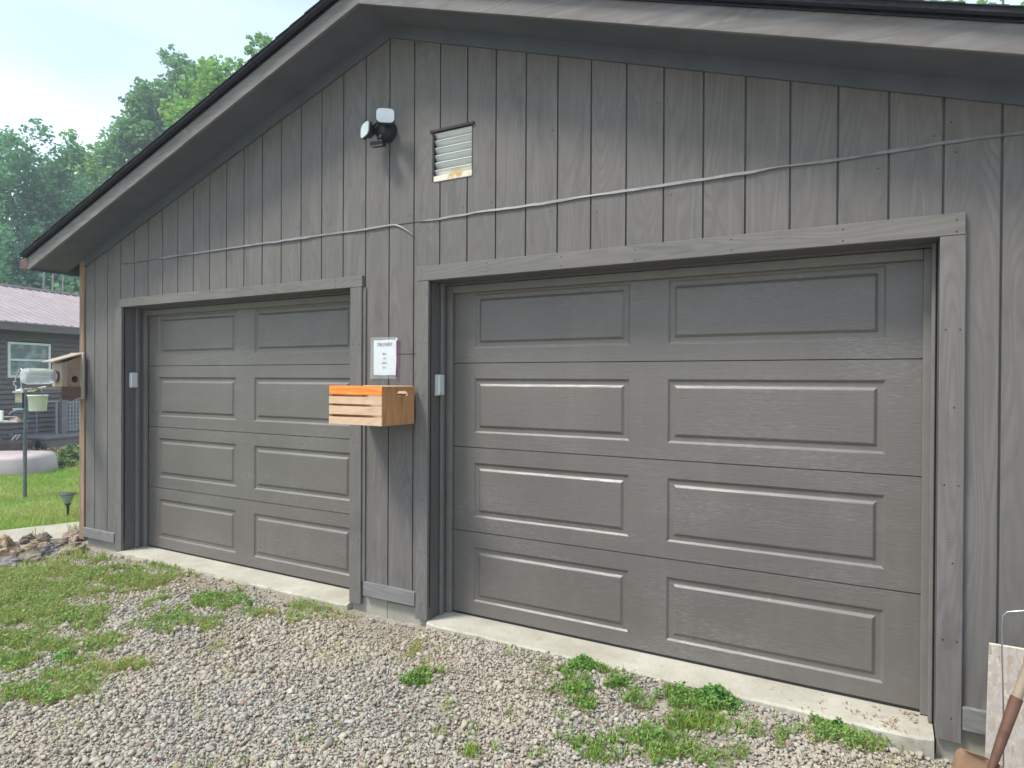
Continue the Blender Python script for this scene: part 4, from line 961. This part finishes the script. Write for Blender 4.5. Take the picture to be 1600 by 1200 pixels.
# pale wheelbarrow handles
wb = empty('garden_cart', tuple(gpt(20, 712)), label='garden cart with curved pale handles behind the pink tub', cat='cart')
o_ = gpt(20, 712)
for x0_, x1_ in ((12, 26), (19, 31)):
    MB().tube([hloc(x0_+1, 700, .9)-o_, hloc(x0_+4, 692, .9)-o_, hloc((x0_+x1_)/2+2, 684, .9)-o_, hloc(x1_, 679, .9)-o_], .017, 8).build('handle', M['lightgrey'], wb)
pz = hloc(8, 704, 1.0)-o_
MB().box(pz.x-.35, pz.x+.3, pz.y-.5, pz.y+.4, -.0, .24).build('tray', vary('rusty_tray', (.13, .08, .07), .3, 6, .8), wb, bevel=.03)
MB().lathe([(.10, -.04), (.15, -.05), (.16, 0), (.15, .05), (.10, .04)], 16, Matrix.Translation((pz.x+.4, pz.y+.5, .1)) @ Matrix.Rotation(R(90), 4, 'X')).build('wheel', M['black'], wb)

# ------------------------------------------------------------------ trees
def crown(centres, radii, n_leaf, size, mt, name, parent=None, squash=.8, **k):
    Ps = []
    for c, r in zip(centres, radii):
        k_ = int(n_leaf*(r**2)); u = rng.normal(size=(k_, 3)); u /= np.linalg.norm(u, axis=1)[:, None]
        rr_ = r*(rng.random(k_)**.45); q = u*rr_[:, None]*np.array([1, 1, squash]); q[:, 2] -= .25*(q[:, 0]**2+q[:, 1]**2)/r
        Ps.append(q+np.array(c))
    P_ = np.concatenate(Ps); return leaflets(P_[:, :2], P_[:, 2], size, mt, name, .9, parent=parent, **k)
def tree(px, dep, ytop, wpx, lab, mt, nclump=46, leaf=.105, dens=120, ybase=640, seed=1, cat='tree', low=.28):
    random.seed(seed); base = at(px, 594, dep); base.z = gz(base.x, base.y)-.1
    H = 1.52+(594-ytop)/FPX*dep+.1; Rr = wpx/FPX*dep*.5
    t = empty('tree', tuple(base), label=lab, cat=cat)
    tk = MB(); pts = [Vector((0, 0, 0))]; 
    for i in range(1, 7): pts.append(Vector((random.gauss(0, .10*i*.5), random.gauss(0, .10*i*.5), H*.88*i/6)))
    r0 = .018*H+.05
    tk.tube(pts, [r0*(1-.14*i) for i in range(7)], 10)
    cs, rs = [], []
    for i in range(nclump):
        tt = (i+.5)/nclump; z = H*(low+(.97-low)*tt); prof_ = math.sin(math.pi*min(1, (.12+.88*(1-tt))))**.6 if tt > .5 else .75+.25*math.sin(math.pi*tt)
        a = i*2.399+random.uniform(-.5, .5); rad = Rr*prof_*random.uniform(.25, .92)
        r = Rr*random.uniform(.20, .36)*(1.0 if tt < .8 else .72)
        c = Vector((math.cos(a)*rad, math.sin(a)*rad, min(z, H-r*.5))); cs.append(c); rs.append(r)
        if i % 2 == 0:
            j = max(1, min(5, int(6*(z/H)*.75))); s0 = pts[j]; md = (s0+c)/2+Vector((0, 0, -.05*H*random.random()))
            tk.tube([s0, md, c+Vector((0, 0, r*.4))], [r0*.38*(1-j/9), r0*.22, .012], 6, False)
        for _ in range(2):                      # twig-end sprays break the outline
            d_ = Vector((random.gauss(0, 1), random.gauss(0, 1), random.gauss(.3, .8))).normalized(); cs.append(c+d_*r*1.05); rs.append(r*random.uniform(.28, .5))
    tk.build('trunk', M['bark'], t)
    crown(cs, rs, dens, leaf, mt, 'crown', t)
    return t
M['bark'] = vary('bark', (.12, .10, .085), .35, 5, .95, bump=.6, bd=.02, map_=(3, 3, .6))
T1 = leafmat('tree_leaves_blue_green', [(0, (.07, .18, .10)), (.5, (.11, .26, .13)), (1, (.17, .36, .16))], .4)
T2 = leafmat('tree_leaves_mid_green', [(0, (.09, .21, .08)), (.5, (.14, .30, .10)), (1, (.21, .39, .13))], .4)
T3 = leafmat('tree_leaves_fresh_green', [(0, (.11, .25, .045)), (.5, (.17, .34, .055)), (1, (.26, .44, .09))], .45)
tree(55, 33, 212, 235, 'bluish green broad tree furthest left, above the metal roof', T1, 90, .085, 240, seed=3, low=.35)
tree(-60, 27, 310, 200, 'dark tree cut by the left edge of the picture', T1, 46, .085, 200, seed=12)
tree(232, 38, 122, 130, 'tall rounded mid green tree in the middle of the tree line', T2, 120, .095, 330, seed=5, low=.5)
tree(165, 40, 235, 190, 'mid green tree filling the gap between the left tree and the tall rounded one', T3, 90, .095, 210, seed=7, low=.4)
tree(300, 40, 86, 130, 'tallest dark tree rising behind the fresh green one by the roof edge', T2, 110, .095, 330, seed=21, low=.55)
tree(360, 30, 96, 190, 'fresh light green tree just left of the roof edge', T3, 110, .085, 300, seed=9, low=.5)
tree(400, 33, 84, 130, 'light green tree pressed against the roofline between its taller neighbours', T3, 56, .09, 330, seed=31, low=.45)
tree(425, 36, 40, 120, 'slender tree whose top peeks over the sloping roof edge', T3, 60, .09, 420, seed=11, low=.5)
tree(1545, 26, -60, 260, 'tree behind the garage whose leaves show above the right roof edge', T3, 46, .10, 90, seed=15)
tree(1490, 34, -40, 200, 'darker tree behind the garage left of the other rear tree', T2, 40, .12, 70, seed=16)
# undergrowth behind the house
cs, rs = [], []
for i in range(120):
    px_ = random.uniform(-160, 330); dp = random.uniform(30, 44); p = at(px_, 594, dp); z = random.uniform(.5, 6.2); cs.append((p.x, p.y, z)); rs.append(random.uniform(1.0, 1.8))
crown(cs, rs, 110, .11, T1, 'undergrowth', kind='stuff', label='dense green undergrowth behind the brown house', cat='undergrowth')
for i, (px_, dp) in enumerate(((62, 24), (70, 25), (83, 24.5), (98, 25))):
    p = at(px_, 594, dp); b = MB(); lean_ = random.uniform(-.5, .5)
    b.tube([(p.x, p.y, 0), (p.x+lean_*.4, p.y, 3), (p.x+lean_, p.y+.2, 6.5)], [.06, .045, .02], 8); o = b.build('sapling_trunk', vary('pale_bark', (.25, .24, .22), .3, 6, .9), None, label='thin pale bare sapling trunk behind the metal roof', cat='sapling', group='bare saplings behind the house')
    
# ------------------------------------------------------------------ haze volume added to imitate lens veil and distant fading
hz_ = bpy.data.materials.new('lens_veil_haze'); hz_.use_nodes = True; ht = hz_.node_tree
for nd in list(ht.nodes):
    if nd.type == 'BSDF_PRINCIPLED': ht.nodes.remove(nd)
pv = ht.nodes.new('ShaderNodeVolumePrincipled'); pv.inputs['Color'].default_value = (.80, .90, 1, 1); pv.inputs['Density'].default_value = .0032
ht.links.new(pv.outputs[0], [n_ for n_ in ht.nodes if n_.type == 'OUTPUT_MATERIAL'][0].inputs['Volume'])
MB().box(-125, 125, -125, 125, -3, 26).build('haze', hz_, kind='stuff', label='thin pale haze added over the yard, imitating lens veil and distant fading', cat='haze')
sc.render.engine = 'CYCLES'
